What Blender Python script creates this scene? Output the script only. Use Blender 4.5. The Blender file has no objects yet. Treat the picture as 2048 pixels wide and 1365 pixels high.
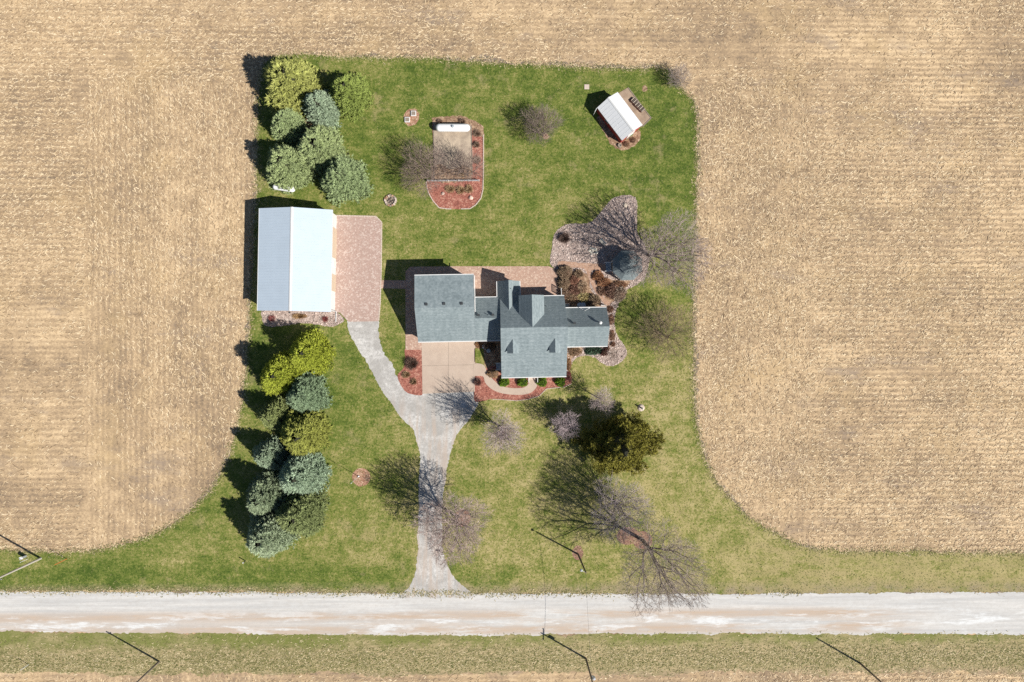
import bpy, math, random
import numpy as np
from mathutils import Vector, Matrix
from mathutils.geometry import tessellate_polygon

random.seed(7); rng = np.random.default_rng(7)
scene = bpy.context.scene
COL = scene.collection

# ------------------------------------------------------------------ camera
F = 24/36*2048; H = 120.0
dn = Vector((1000-1024, -(688-682.5), -F)).normalized()
RM = dn.rotation_difference(Vector((0, 0, -1))).to_matrix()
cam = bpy.data.cameras.new("camera"); cam.lens = 24; cam.sensor_width = 36
cam.clip_start = 1; cam.clip_end = 6000
camo = bpy.data.objects.new("camera", cam); COL.objects.link(camo)
camo.matrix_world = Matrix.Translation((0, 0, H)) @ RM.to_4x4()
scene.camera = camo

def P(px, py, h=0.0):
    """photo pixel -> point of the place at height h"""
    d = RM @ Vector((px-1024, -(py-682.5), -F))
    k = (H-h)/-d.z
    return Vector((d.x*k, d.y*k, h))

# ------------------------------------------------------------------ light
world = bpy.data.worlds.new("World"); scene.world = world; world.use_nodes = True
wn = world.node_tree; wn.nodes.clear()
sky = wn.nodes.new('ShaderNodeTexSky'); sky.sky_type = 'NISHITA'; sky.sun_disc = False
SUN_EL = math.radians(43.2); SUN_AZ = math.radians(120)
sky.ozone_density = 1.8; sky.dust_density = 0.3; sky.sun_elevation = SUN_EL; sky.sun_rotation = SUN_AZ
bg = wn.nodes.new('ShaderNodeBackground'); bg.inputs[1].default_value = 0.05
wo = wn.nodes.new('ShaderNodeOutputWorld')
wn.links.new(sky.outputs[0], bg.inputs[0]); wn.links.new(bg.outputs[0], wo.inputs[0])
sl = bpy.data.lights.new("sun", 'SUN'); sl.energy = 5.0; sl.angle = math.radians(0.5); sl.color = (1, .955, .88)
so = bpy.data.objects.new("sun", sl); COL.objects.link(so)
sd = Vector((math.sin(SUN_AZ)*math.cos(SUN_EL), math.cos(SUN_AZ)*math.cos(SUN_EL), math.sin(SUN_EL)))
so.rotation_euler = sd.to_track_quat('Z', 'Y').to_euler(); so.location = sd*200
vs = scene.view_settings
vs.view_transform = 'Standard'; vs.look = 'None'; vs.gamma = 1; vs.use_curve_mapping = False; vs.exposure = 0.46
scene.render.engine = 'CYCLES'
scene.cycles.max_bounces = 5; scene.cycles.use_denoising = False

# ------------------------------------------------------------------ materials
class NT:
    def __init__(s, name, rough=.9, metal=0.0, spec=.3):
        s.m = bpy.data.materials.new(name); s.m.use_nodes = True
        s.t = s.m.node_tree; s.b = s.t.nodes['Principled BSDF']
        s.b.inputs['Roughness'].default_value = rough; s.b.inputs['Metallic'].default_value = metal
        s.b.inputs['Specular IOR Level'].default_value = spec
        s.tc = s.t.nodes.new('ShaderNodeTexCoord'); s.co = s.tc.outputs['Object']
    def n(s, k): return s.t.nodes.new(k)
    def L(s, a, b): s.t.links.new(a, b)
    def setv(s, sock, v):
        if isinstance(v, (int, float)): sock.default_value = v
        elif isinstance(v, (tuple, list)): sock.default_value = tuple(v) + ((1,) if len(v) == 3 and len(sock.default_value) == 4 else ())
        else: s.L(v, sock)
    def map(s, sc=(1, 1, 1), rot=0, vec=None):
        m = s.n('ShaderNodeMapping'); s.L(vec or s.co, m.inputs[0]); m.inputs['Scale'].default_value = sc
        m.inputs['Rotation'].default_value = (0, 0, rot); return m.outputs[0]
    def noise(s, scale, detail=4, rough=.6, vec=None, dist=0):
        m = s.n('ShaderNodeTexNoise'); s.L(vec or s.co, m.inputs['Vector']); m.inputs['Scale'].default_value = scale
        m.inputs['Detail'].default_value = detail; m.inputs['Roughness'].default_value = rough
        m.inputs['Distortion'].default_value = dist; return m.outputs['Fac']
    def voro(s, scale, vec=None, out='Color', feature='F1'):
        m = s.n('ShaderNodeTexVoronoi'); m.feature = feature; s.L(vec or s.co, m.inputs['Vector']); m.inputs['Scale'].default_value = scale
        return m.outputs[out]
    def bw(s, c):
        m = s.n('ShaderNodeSeparateColor'); s.L(c, m.inputs[0]); return m.outputs[0]
    def math(s, op, a, b=0.0, c=None, clamp=False):
        m = s.n('ShaderNodeMath'); m.operation = op; m.use_clamp = clamp
        s.setv(m.inputs[0], a); s.setv(m.inputs[1], b)
        if c is not None: s.setv(m.inputs[2], c)
        return m.outputs[0]
    def mr(s, v, a, b, c=0.0, d=1.0):
        m = s.n('ShaderNodeMapRange'); m.clamp = True; s.setv(m.inputs[0], v)
        for i, x in enumerate((a, b, c, d)): m.inputs[i+1].default_value = x
        return m.outputs[0]
    def mix(s, f, a, b, mode='MIX'):
        m = s.n('ShaderNodeMix'); m.data_type = 'RGBA'; m.blend_type = mode; m.clamp_factor = True
        s.setv(m.inputs[0], f); s.setv(m.inputs[6], a); s.setv(m.inputs[7], b); return m.outputs[2]
    def xyz(s, vec=None):
        m = s.n('ShaderNodeSeparateXYZ'); s.L(vec or s.co, m.inputs[0]); return m.outputs
    def island(s):
        return s.n('ShaderNodeNewGeometry').outputs['Random Per Island']
    def ramp(s, f, stops):
        m = s.n('ShaderNodeValToRGB'); s.L(f, m.inputs[0]); e = m.color_ramp.elements
        while len(e) < len(stops): e.new(.5)
        for i, (p, c) in enumerate(stops): e[i].position = p; e[i].color = (*c, 1)
        return m.outputs[0]
    def color(s, c): s.setv(s.b.inputs['Base Color'], c); return s
    def bump(s, h, strength=.4, dist=.05):
        m = s.n('ShaderNodeBump'); m.inputs['Strength'].default_value = strength; m.inputs['Distance'].default_value = dist
        s.L(h, m.inputs['Height']); s.L(m.outputs[0], s.b.inputs['Normal']); return s

def speckle(name, c1, c2, scale=3, rough=.9, bump=.3, fine=None, c3=None, patch=.15, metal=0, spec=.3, vary=.35):
    """two-tone surface: patchy noise, fine grain, optional bright or dark chips"""
    s = NT(name, rough, metal, spec)
    a = s.noise(patch, 4); b = s.noise(scale, 5, .7)
    f = s.math('ADD', s.math('MULTIPLY', a, vary), s.math('MULTIPLY', s.mr(b, .3, .7), 1-vary))
    c = s.mix(s.mr(f, .2, .8), c1, c2)
    if c3:
        v = s.bw(s.voro(fine or scale*2)); c = s.mix(s.mr(v, .72, .9), c, c3)
    s.color(c)
    if bump: s.bump(b, bump, .04)
    return s.m

def per_object(name, rough=.8, lo=.55, hi=1.35, nz=1.2):
    """foliage or twigs: the object's own colour, varied leaf by leaf"""
    s = NT(name, rough, 0, .25)
    o = s.n('ShaderNodeObjectInfo').outputs['Color']
    r = s.island(); a = s.noise(nz, 3)
    k = s.math('MULTIPLY', s.mr(r, 0, 1, lo, hi), s.mr(a, .3, .7, .75, 1.25))
    v = s.n('ShaderNodeCombineColor'); [s.L(k, v.inputs[i]) for i in range(3)]
    c = s.mix(1.0, o, v.outputs[0], 'MULTIPLY')
    s.color(c); return s.m

M = {}
# crop field
def field_mat():
    s = NT('crop_stubble_soil', .95)
    x, y, z = s.xyz()
    big = s.noise(.03, 5, .65); mid = s.noise(.35, 5, .65); fine = s.noise(2.2, 6, .75)
    strk = s.noise(1.0, 5, .7, s.map((2.2, 5.0, 1), .35))
    def rows(c, other):
        w = s.noise(.25, 3); ph = s.math('ADD', s.math('MULTIPLY', c, 2*math.pi/.95), s.math('MULTIPLY', w, 5.0))
        return s.math('MULTIPLY_ADD', s.math('SINE', ph), .5, .5)
    rh = rows(y, x); rv = rows(x, y)
    m1 = s.math('MULTIPLY', s.mr(x, -73, -71), s.mr(x, -40, -41.5)); m2 = s.math('MULTIPLY', s.mr(x, 33, 34), s.mr(x, 58, 54))
    mv = s.math('MULTIPLY', s.math('ADD', m1, s.math('MULTIPLY', m2, .6), clamp=True), s.mr(y, 47, 43))
    rr = s.mix(mv, rh, rv); rr = s.bw(rr)
    right = s.mr(x, 45, 80); amp = s.math('MULTIPLY', s.mr(s.noise(.06, 3), .35, .65, .10, .26), s.math('ADD', .8, s.math('MULTIPLY', right, .75)))
    f = s.math('ADD', s.math('MULTIPLY', s.mr(fine, .3, .7), .45), s.math('MULTIPLY', s.mr(strk, .3, .7), .35))
    f = s.math('ADD', f, s.math('MULTIPLY', rr, amp))
    f = s.math('ADD', f, s.mr(mid, .3, .7, -.16, .24)); f = s.math('ADD', f, s.mr(big, .38, .62, -.07, .13))
    bh = s.noise(1, 3, .6, s.map((.015, .16, 1))); bv = s.noise(1, 3, .6, s.map((.16, .015, 1)))
    bb = s.bw(s.mix(mv, bh, bv)); f = s.math('ADD', f, s.mr(bb, .35, .65, -.13, .13))
    c = s.ramp(f, [(.05, (.16, .12, .085)), (.35, (.285, .205, .13)), (.6, (.405, .29, .175)), (.95, (.62, .46, .28))])
    yel = s.mr(s.noise(.07, 4, .7), .52, .7); c = s.mix(s.math('MULTIPLY', yel, .5), c, (.49, .35, .18))
    gry = s.mr(s.noise(.045, 5, .7, s.map((1, 2.6, 1))), .56, .68); c = s.mix(s.math('MULTIPLY', gry, .6), c, (.235, .185, .15))
    s.color(c); s.bump(f, .35, .08); return s.m
M['field'] = field_mat()
M['soil'] = speckle('bare_soil', (.15, .12, .095), (.27, .21, .15), 2.5, bump=.5)

def lawn_mat(name, verge=False):
    s = NT(name, .95, 0, .15)
    x, y, z = s.xyz()
    big = s.noise(.045, 4, .6); mid = s.noise(.3, 5, .7); fine = s.noise(2.6, 6, .8); mow = s.noise(.5, 3, .6, s.map((.25, 2.2, 1)))
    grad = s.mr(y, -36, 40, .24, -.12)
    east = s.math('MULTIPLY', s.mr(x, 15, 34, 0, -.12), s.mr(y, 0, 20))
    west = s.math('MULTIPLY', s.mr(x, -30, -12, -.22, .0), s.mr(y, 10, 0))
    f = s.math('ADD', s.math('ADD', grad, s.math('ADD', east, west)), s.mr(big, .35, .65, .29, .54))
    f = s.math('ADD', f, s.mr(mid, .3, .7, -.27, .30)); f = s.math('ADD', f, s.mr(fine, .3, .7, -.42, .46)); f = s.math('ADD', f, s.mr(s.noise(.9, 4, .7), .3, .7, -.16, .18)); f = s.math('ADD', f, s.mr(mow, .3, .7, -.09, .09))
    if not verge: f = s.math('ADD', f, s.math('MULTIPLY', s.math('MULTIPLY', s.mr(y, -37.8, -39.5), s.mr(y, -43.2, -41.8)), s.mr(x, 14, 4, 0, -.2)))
    if verge: f = s.math('ADD', f, .28)
    g = [(.0, (.055, .090, .014)), (.33, (.122, .155, .03)), (.62, (.22, .212, .066)), (.95, (.37, .31, .145))]
    if verge: g = [(.0, (.075, .10, .03)), (.35, (.15, .155, .055)), (.62, (.26, .215, .105)), (.95, (.42, .33, .19))]
    c = s.ramp(f, g)
    if not verge:
        road = s.mr(y, -41.5, -43.2); c = s.mix(s.math('MULTIPLY', road, s.mr(mid, .35, .6)), c, (.26, .215, .14))
        e = s.math('MULTIPLY', s.mr(x, 38, 46), s.mr(y, -33, -36)); c = s.mix(s.math('MULTIPLY', e, s.mr(s.noise(.5, 5, .7, s.map((.4, 1.6, 1))), .42, .6, 0, .75)), c, (.33, .27, .13))
        dead = s.mr(s.noise(.2, 5, .75), .565, .68); c = s.mix(s.math('MULTIPLY', dead, .55), c, (.34, .27, .14))
    else:
        b = s.math('MULTIPLY', s.mr(y, -58.2, -55.5), s.mr(y, -51, -54.5)); k = s.mr(s.noise(1.1, 6, .8, s.map((.4, 1.3, 1))), .40, .60)
        c = s.mix(s.math('MULTIPLY', k, .75), c, (.165, .16, .065)); top = s.math('MULTIPLY', s.mr(s.math('ADD', y, s.mr(s.noise(.5, 5, .7), .3, .7, -1.1, 1.1)), -52.0, -53.6, .75, 0), s.mr(s.noise(.12, 4), .38, .55, .3, 1)); c = s.mix(top, c, (.14, .165, .035))
        bot = s.mr(y, -57, -58.5, 0, .85); c = s.mix(s.math('MULTIPLY', bot, s.mr(mid, .3, .55)), c, (.30, .22, .15))
    s.color(c); s.bump(fine, .7, .12); return s.m
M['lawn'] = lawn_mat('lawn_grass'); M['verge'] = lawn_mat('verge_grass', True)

def road_mat():
    s = NT('gravel_road', .95)
    x, y, z = s.xyz(); y0 = -49.0
    st = s.noise(1, 5, .6, s.map((.06, 1.6, 1))); fine = s.noise(4, 5, .7); pat = s.noise(1, 6, .7, s.map((.05, .34, 1)), .3)
    c = s.mix(s.mr(st, .35, .65), (.44, .435, .425), (.57, .555, .53))
    def band(yc, w): return s.math('POWER', 2.718, s.math('MULTIPLY', s.math('POWER', s.math('ABSOLUTE', s.math('DIVIDE', s.math('SUBTRACT', y, yc), w)), 2.0), -1.0))
    tan = s.math('ADD', band(y0+1.5, .75), s.math('ADD', band(y0-1.2, .85), s.math('MULTIPLY', band(y0+.1, 1.6), .35)), clamp=True)
    tan = s.math('MULTIPLY', tan, s.math('MAXIMUM', s.mr(pat, .40, .52), s.mr(x, -25, -45, 0, .85))); tan = s.math('MULTIPLY', tan, s.mr(x, 78, 66))
    tan = s.math('MULTIPLY', tan, s.mr(st, .25, .6, .5, 1.0))
    c = s.mix(s.math('MULTIPLY', tan, .95), c, (.44, .335, .25))
    wh = s.math('MULTIPLY', band(y0, 2.1), s.mr(s.noise(1, 6, .72, s.map((.08, .5, 1)), .3), .52, .60)); c = s.mix(s.math('MULTIPLY', wh, .85), c, (.66, .67, .67))
    c = s.mix(s.mr(s.noise(1.6, 6, .8, s.map((.6, 1.3, 1))), .42, .72, 0, .5), c, (.37, .34, .31))
    s.color(c); s.bump(fine, .3, .05); return s.m
M['road'] = road_mat()
def drive_mat():
    s = NT('gravel_driveway', .95)
    x, y, z = s.xyz(); big = s.noise(.22, 5, .7); fine = s.noise(4.5, 5, .75); trk = s.noise(1, 4, .6, s.map((1.2, .12, 1)))
    g2 = s.noise(1.5, 5, .75); c = s.mix(s.mr(s.math('ADD', s.math('MULTIPLY', fine, .45), s.math('MULTIPLY', g2, .55)), .36, .62), (.29, .28, .262), (.63, .61, .585))
    c = s.mix(s.math('MULTIPLY', s.mr(big, .42, .58), .75), c, (.31, .295, .275))
    tan = s.math('MULTIPLY', s.mr(trk, .45, .62), s.math('MULTIPLY', s.mr(y, -8, -14), .65)); c = s.mix(tan, c, (.42, .34, .28))
    s.color(c); s.bump(fine, .5, .06); return s.m
M['drive'] = drive_mat()
def paver_mat(name, c1, c2, c3, sc=3.2, dark=(.16, .10, .08)):
    s = NT(name, .85)
    b = s.n('ShaderNodeTexBrick'); s.L(s.co, b.inputs['Vector']); b.inputs['Scale'].default_value = sc
    b.inputs['Color1'].default_value = (*c1, 1); b.inputs['Color2'].default_value = (*c2, 1); b.inputs['Mortar'].default_value = (*dark, 1)
    b.inputs['Mortar Size'].default_value = .012; b.inputs['Brick Width'].default_value = .6; b.inputs['Row Height'].default_value = .5; b.inputs['Bias'].default_value = 0
    v = s.bw(s.voro(4.6)); c = s.mix(s.mr(v, .66, .9, 0, .7), b.outputs['Color'], c3)
    c = s.mix(s.mr(s.noise(.35, 4), .35, .65, 0, .35), c, tuple(q*.8 for q in c1)); c = s.mix(s.mr(s.noise(5, 3), .4, .7, 0, .3), c, dark)
    s.color(c); s.bump(b.outputs['Fac'], -.3, .02); return s.m
M['apron'] = paver_mat('pink_pavers', (.47, .335, .285), (.41, .29, .245), (.62, .52, .46))
M['patio'] = paver_mat('tan_pavers', (.49, .325, .245), (.40, .26, .20), (.62, .49, .39))
M['brickpath'] = paver_mat('orange_brick', (.43, .265, .18), (.36, .22, .15), (.50, .36, .28), 1.6)
def conc(name, c1, c2):
    s = NT(name, .9); a = s.noise(.5, 5, .7); b = s.noise(6, 4)
    c = s.mix(s.mr(a, .35, .65), c1, c2); c = s.mix(s.mr(b, .4, .7, 0, .25), c, tuple(q*.7 for q in c1)); s.color(c); return s.m
M['concrete'] = conc('tan_concrete', (.42, .33, .265), (.48, .385, .31))
M['pad'] = conc('pad_concrete', (.30, .24, .185), (.49, .40, .30))
M['dirtpad'] = conc('weathered_concrete', (.25, .18, .13), (.42, .32, .23))
def chips(name, cols, sc=5, sc2=1.2, bump=.8):
    s = NT(name, .9); v = s.bw(s.voro(sc)); a = s.noise(sc2, 5, .7)
    f = s.math('ADD', s.math('MULTIPLY', v, .6), s.mr(a, .3, .7, 0, .45))
    s.color(s.ramp(f, [(i/(len(cols)-1)*.95, c) for i, c in enumerate(cols)])); s.bump(v, bump, .08); return s.m
M['mulch'] = chips('red_mulch', [(.12, .045, .034), (.255, .09, .066), (.335, .13, .095), (.48, .27, .20)], 5, 1.0)
M['oldmulch'] = chips('faded_mulch', [(.16, .08, .05), (.31, .155, .10), (.40, .24, .16), (.52, .38, .27)], 5)
M['oldred'] = chips('weathered_red_mulch', [(.12, .06, .045), (.22, .115, .085), (.28, .165, .115), (.38, .27, .18)], 5)
M['rock'] = chips('river_rock_bed', [(.14, .105, .088), (.29, .22, .19), (.39, .305, .265), (.53, .45, .40)], 4.5, .8)
M['straw'] = chips('dry_litter', [(.10, .058, .038), (.22, .13, .08), (.32, .21, .135), (.47, .35, .24)], 4, .8)
M['rockstone'] = per_object('stones', .8, .5, 1.5)
def shingle(nm='grey_shingles', g=1.0):
    s = NT(nm, .85, 0, .35)
    x, y, z = s.xyz(); a = s.noise(1, 4, .7, s.map((2.2, 2.2, 9))); big = s.noise(.35, 4, .6); v = s.bw(s.voro(1, s.map((3.2, 3.2, 9))))
    f = s.math('ADD', s.mr(a, .3, .7, 0, .5), s.math('MULTIPLY', v, .25)); f = s.math('ADD', f, s.mr(big, .35, .65, -.02, .10))
    crs = s.math('MULTIPLY_ADD', s.math('SINE', s.math('MULTIPLY', z, 2*math.pi/.36)), .05, 0); f = s.math('ADD', f, crs)
    stn = s.noise(1, 4, .6, s.map((1.6, .25, .25))); f = s.math('ADD', f, s.mr(stn, .35, .65, -.09, .09))
    s.color(s.ramp(f, [(p_, tuple(q*g for q in c_)) for p_, c_ in ((.0, (.125, .157, .168)), (.45, (.197, .238, .25)), (.9, (.29, .33, .34)))]))
    ln = s.math('FRACT', s.math('MULTIPLY', z, 9.0)); s.bump(ln, .25, .03); return s.m
M['shingle'] = shingle(); M['shingle_dark'] = shingle('dark_shingles', .75)
def metal_roof(name, c):
    s = NT(name, .42, 0, .5); a = s.noise(.6, 4); s.color(s.mix(s.mr(a, .35, .65), c, tuple(q*.95 for q in c)))
    return s.m
M['metalroof'] = metal_roof('white_steel_roof', (.47, .55, .63))  # blue sky reflection of the white steel is mixed into the base colour
M['metalroof2'] = metal_roof('white_shed_steel', (.66, .67, .68))
M['white'] = speckle('white_trim', (.62, .62, .61), (.70, .70, .69), 2, .6, 0)
M['siding'] = speckle('white_siding', (.55, .56, .56), (.62, .62, .61), 2, .7, 0)
M['barnwall'] = speckle('barn_steel_wall', (.60, .60, .58), (.66, .66, .64), 2, .6, 0)
M['tan'] = speckle('tan_door', (.48, .38, .27), (.52, .42, .31), 2, .7, 0)
M['red'] = speckle('red_steel', (.33, .045, .04), (.40, .06, .055), 2, .6, 0)
M['dark'] = speckle('dark_metal', (.03, .033, .036), (.05, .055, .06), 4, .6, 0)
M['glass'] = speckle('window_glass', (.03, .04, .05), (.05, .06, .07), 1, .1, 0, spec=.6)
M['tank'] = speckle('tank_paint', (.72, .73, .74), (.78, .78, .78), 2, .4, 0, spec=.5)
M['grey'] = speckle('grey_paint', (.28, .33, .37), (.34, .39, .42), 2, .6, 0)
M['galv'] = speckle('galvanised_steel', (.40, .43, .46), (.52, .54, .56), 3, .45, 0, metal=.3)
M['green'] = speckle('green_paint', (.06, .14, .12), (.09, .18, .16), 4, .5, 0)
M['pole'] = speckle('weathered_pole', (.10, .085, .07), (.17, .145, .12), 6, .9, .3)
M['palepole'] = speckle('pale_pole', (.38, .35, .30), (.50, .47, .41), 6, .9, .3)
M['orange'] = speckle('orange_plastic', (.65, .16, .04), (.70, .20, .06), 4, .6, 0)
M['edging'] = speckle('concrete_edging', (.45, .36, .30), (.58, .49, .42), 3, .9, .3)
M['wood'] = speckle('grey_wood', (.20, .16, .125), (.31, .26, .21), 5, .9, .3)
M['log'] = speckle('log_bark', (.07, .055, .045), (.14, .11, .09), 6, .9, .5)
M['logend'] = speckle('log_ends', (.42, .35, .28), (.52, .45, .37), 6, .9, .3)
M['bark'] = speckle('bark', (.075, .055, .042), (.14, .105, .08), 6, .95, .5)
M['crown'] = per_object('needles', .75, .75, 1.4, 1.3)
M['leaf'] = per_object('leaves', .75, .5, 1.45, 2.0)
M['twig'] = per_object('twigs', .85, .7, 1.25)
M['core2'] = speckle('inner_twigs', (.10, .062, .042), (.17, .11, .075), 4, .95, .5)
M['core'] = speckle('dark_core', (.02, .022, .014), (.035, .034, .022), 4, .95, .5)  # near-black so the shade inside evergreen crowns is in the colour
def residue_mat():
    s = NT('corn_residue', .85, 0, .3); r = s.island()
    s.color(s.ramp(r, [(0, (.22, .15, .09)), (.3, (.38, .27, .16)), (.7, (.60, .45, .27)), (1, (.80, .66, .45))])); return s.m
M['residue'] = residue_mat()
def tuft_mat():
    s = NT('grass_tufts', .85, 0, .2); r = s.island()
    s.color(s.ramp(r, [(0, (.05, .09, .012)), (.5, (.11, .15, .03)), (.8, (.23, .22, .07)), (1, (.40, .34, .17))])); return s.m
M['tuft'] = tuft_mat()

def weed_mat():
    s = NT('ditch_weeds', .85, 0, .2); r = s.island()
    s.color(s.ramp(r, [(0, (.10, .12, .03)), (.35, (.20, .18, .07)), (.7, (.40, .33, .17)), (1, (.62, .52, .33))])); return s.m
M['weeds'] = weed_mat()
# ------------------------------------------------------------------ object helpers
def tag(o, label=None, cat=None, group=None, kind=None):
    for k, v in (('label', label), ('category', cat), ('group', group), ('kind', kind)):
        if v: o[k] = v
    return o
def thing(name, label, cat, loc=(0, 0, 0), rz=0.0, group=None, kind=None):
    o = bpy.data.objects.new(name, None); o.empty_display_size = .3
    COL.objects.link(o); o.location = loc; o.rotation_euler = (0, 0, rz)
    return tag(o, label, cat, group, kind)
def link_mesh(name, me, mats, parent=None):
    o = bpy.data.objects.new(name, me); COL.objects.link(o)
    if parent: o.parent = parent
    return o
def mesh_np(name, V, Fc, mats, parent=None, smooth=False, midx=None):
    """V (n,3), Fc (m,k) arrays -> one object"""
    me = bpy.data.meshes.new(name); V = np.asarray(V, np.float32); Fc = np.asarray(Fc, np.int32); k = Fc.shape[1]
    me.vertices.add(len(V)); me.vertices.foreach_set('co', V.ravel())
    me.loops.add(Fc.size); me.loops.foreach_set('vertex_index', Fc.ravel())
    me.polygons.add(len(Fc)); me.polygons.foreach_set('loop_start', np.arange(0, Fc.size, k, dtype=np.int32))
    me.polygons.foreach_set('loop_total', np.full(len(Fc), k, np.int32))
    if midx is not None: me.polygons.foreach_set('material_index', np.asarray(midx, np.int32))
    if smooth: me.polygons.foreach_set('use_smooth', np.ones(len(Fc), bool))
    for m in (mats if isinstance(mats, (list, tuple)) else [mats]): me.materials.append(m)
    me.update(calc_edges=True); me.validate()
    return link_mesh(name, me, None, parent)

class MB:
    def __init__(s): s.v = []; s.f = []; s.mi = []
    def add(s, vs, fs, mi=0):
        o = len(s.v); s.v += [tuple(v) for v in vs]; s.f += [tuple(i+o for i in f) for f in fs]; s.mi += [mi]*len(fs); return s
    def box(s, c, d, rz=0, mi=0, mat=None):
        x, y, z = (q/2 for q in d); R = mat or Matrix.Rotation(rz, 3, 'Z')
        vs = [Vector(c)+R @ Vector((a*x, b*y, e*z)) for e in (-1, 1) for a, b in ((-1, -1), (1, -1), (1, 1), (-1, 1))]
        return s.add(vs, [(3, 2, 1, 0), (4, 5, 6, 7), (0, 1, 5, 4), (1, 2, 6, 5), (2, 3, 7, 6), (3, 0, 4, 7)], mi)
    def tube(s, a, b, r0, r1=None, n=8, mi=0, cap=True):
        a = Vector(a); b = Vector(b); r1 = r0 if r1 is None else r1; d = (b-a).normalized()
        u = d.orthogonal().normalized(); w = d.cross(u)
        vs = [p+(u*math.cos(t)+w*math.sin(t))*r for p, r in ((a, r0), (b, r1)) for t in [2*math.pi*i/n for i in range(n)]]
        fs = [(i, (i+1) % n, n+(i+1) % n, n+i) for i in range(n)]
        if cap: fs += [tuple(range(n-1, -1, -1)), tuple(range(n, 2*n))]
        return s.add(vs, fs, mi)
    def lathe(s, prof, n=16, c=(0, 0, 0), mi=0):
        c = Vector(c); vs = []; fs = []
        for r, z in prof: vs += [c+Vector((r*math.cos(2*math.pi*i/n), r*math.sin(2*math.pi*i/n), z)) for i in range(n)]
        for k in range(len(prof)-1): fs += [(k*n+i, k*n+(i+1) % n, (k+1)*n+(i+1) % n, (k+1)*n+i) for i in range(n)]
        fs += [tuple(range(n-1, -1, -1)), tuple((len(prof)-1)*n+i for i in range(n))]
        return s.add(vs, fs, mi)
    def extrude(s, poly, d, mi=0, side=None, up=None):
        """poly: 3-D outline (counter-clockwise seen from its front); d: thickness vector going back"""
        p = [Vector(q) for q in poly]; n = len(p); d = Vector(d)
        nrm = Vector((0, 0, 0))
        for i in range(n): nrm += p[i].cross(p[(i+1) % n])
        if nrm.dot(d) > 0: p.reverse()
        vs = p+[q+d for q in p]
        s.add(vs, [tuple(range(n))], mi)
        s.add(vs, [tuple(range(2*n-1, n-1, -1))]+[(i, n+i, n+(i+1) % n, (i+1) % n) for i in range(n)], mi if side is None else side)
        return s
    def build(s, name, mats, parent=None, smooth=False):
        me = bpy.data.meshes.new(name); me.from_pydata(s.v, [], s.f)
        mats = mats if isinstance(mats, (list, tuple)) else [mats]
        for m in mats: me.materials.append(M[m] if isinstance(m, str) else m)
        me.polygons.foreach_set('material_index', s.mi)
        if smooth: me.polygons.foreach_set('use_smooth', [True]*len(me.polygons))
        me.update(); return link_mesh(name, me, None, parent)

# ------------------------------------------------------------------ ground sheets
def smooth_outline(pts, step, curved=True, closed=True):
    n = len(pts); out = []
    for i in range(n if closed else n-1):
        p0, p1, p2, p3 = (np.array(pts[(i+k) % n if closed else min(max(i+k, 0), n-1)], float) for k in (-1, 0, 1, 2))
        L = np.linalg.norm(p2-p1); m = max(1, int(L/step))
        for j in range(m):
            t = j/m
            if curved:
                e1 = (p2-p0)/(np.linalg.norm(p1-p0)+np.linalg.norm(p2-p1)+1e-9)*L; e2 = (p3-p1)/(np.linalg.norm(p2-p1)+np.linalg.norm(p3-p2)+1e-9)*L
                q = (2*t**3-3*t*t+1)*p1+(t**3-2*t*t+t)*e1+(-2*t**3+3*t*t)*p2+(t**3-t*t)*e2
            else: q = p1+(p2-p1)*t
            out.append(q)
    return np.array(out)
OUT = {}
def sheet(name, pix, z, mat, label, cat, curved=True, rag=.0, step=.5, world=False, kind='structure', key=None):
    pts = [(p[0], p[1]) for p in pix] if world else [tuple(P(x, y, z).xy) for x, y in pix]
    o = smooth_outline(pts, step, curved)
    if rag:
        r = np.random.default_rng(len(o)*7+int(z*1000)); k = r.normal(0, 1, len(o)); k2 = np.convolve(np.r_[k[-4:], k, k[:4]], np.ones(9)/9*2.2, 'same')[4:-4]
        t = np.roll(o, -1, 0)-np.roll(o, 1, 0); nn = np.c_[-t[:, 1], t[:, 0]]/(np.linalg.norm(t, axis=1)[:, None]+1e-9)
        o = o+nn*(k*.55+k2*.8)[:, None]*rag
    OUT[key or name] = o
    n = len(o); top = [(p[0], p[1], z) for p in o]; bot = [(p[0], p[1], -.05) for p in o]
    tri = tessellate_polygon([[Vector(p) for p in top]])
    fs = []
    for a, b, c in tri:
        A, B, C = (Vector(top[i]) for i in (a, b, c))
        fs.append((a, b, c) if (B-A).cross(C-A).z > 0 else (a, c, b))
    fs += [(i, (i+1) % n, n+(i+1) % n, n+i) for i in range(n)]
    me = bpy.data.meshes.new(name); me.from_pydata(top+bot, [], fs); me.materials.append(M[mat]); me.update()
    ob = link_mesh(name, me, None); tag(ob, label, cat, kind=kind); return ob
def inside(poly, X, Y):
    r = np.zeros(len(X), bool); n = len(poly); j = n-1
    for i in range(n):
        xi, yi = poly[i]; xj, yj = poly[j]
        if yi != yj: r ^= ((yi > Y) != (yj > Y)) & (X < (xj-xi)*(Y-yi)/(yj-yi)+xi)
        j = i
    return r

S = 3000
me = bpy.data.meshes.new('field'); me.from_pydata([(-S, -S, 0), (S, -S, 0), (S, S, 0), (-S, S, 0)], [], [(0, 1, 2, 3)]); me.materials.append(M['field'])
tag(link_mesh('ground', me, None), 'harvested corn field of pale stubble around the yard', 'field', kind='structure')

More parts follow.
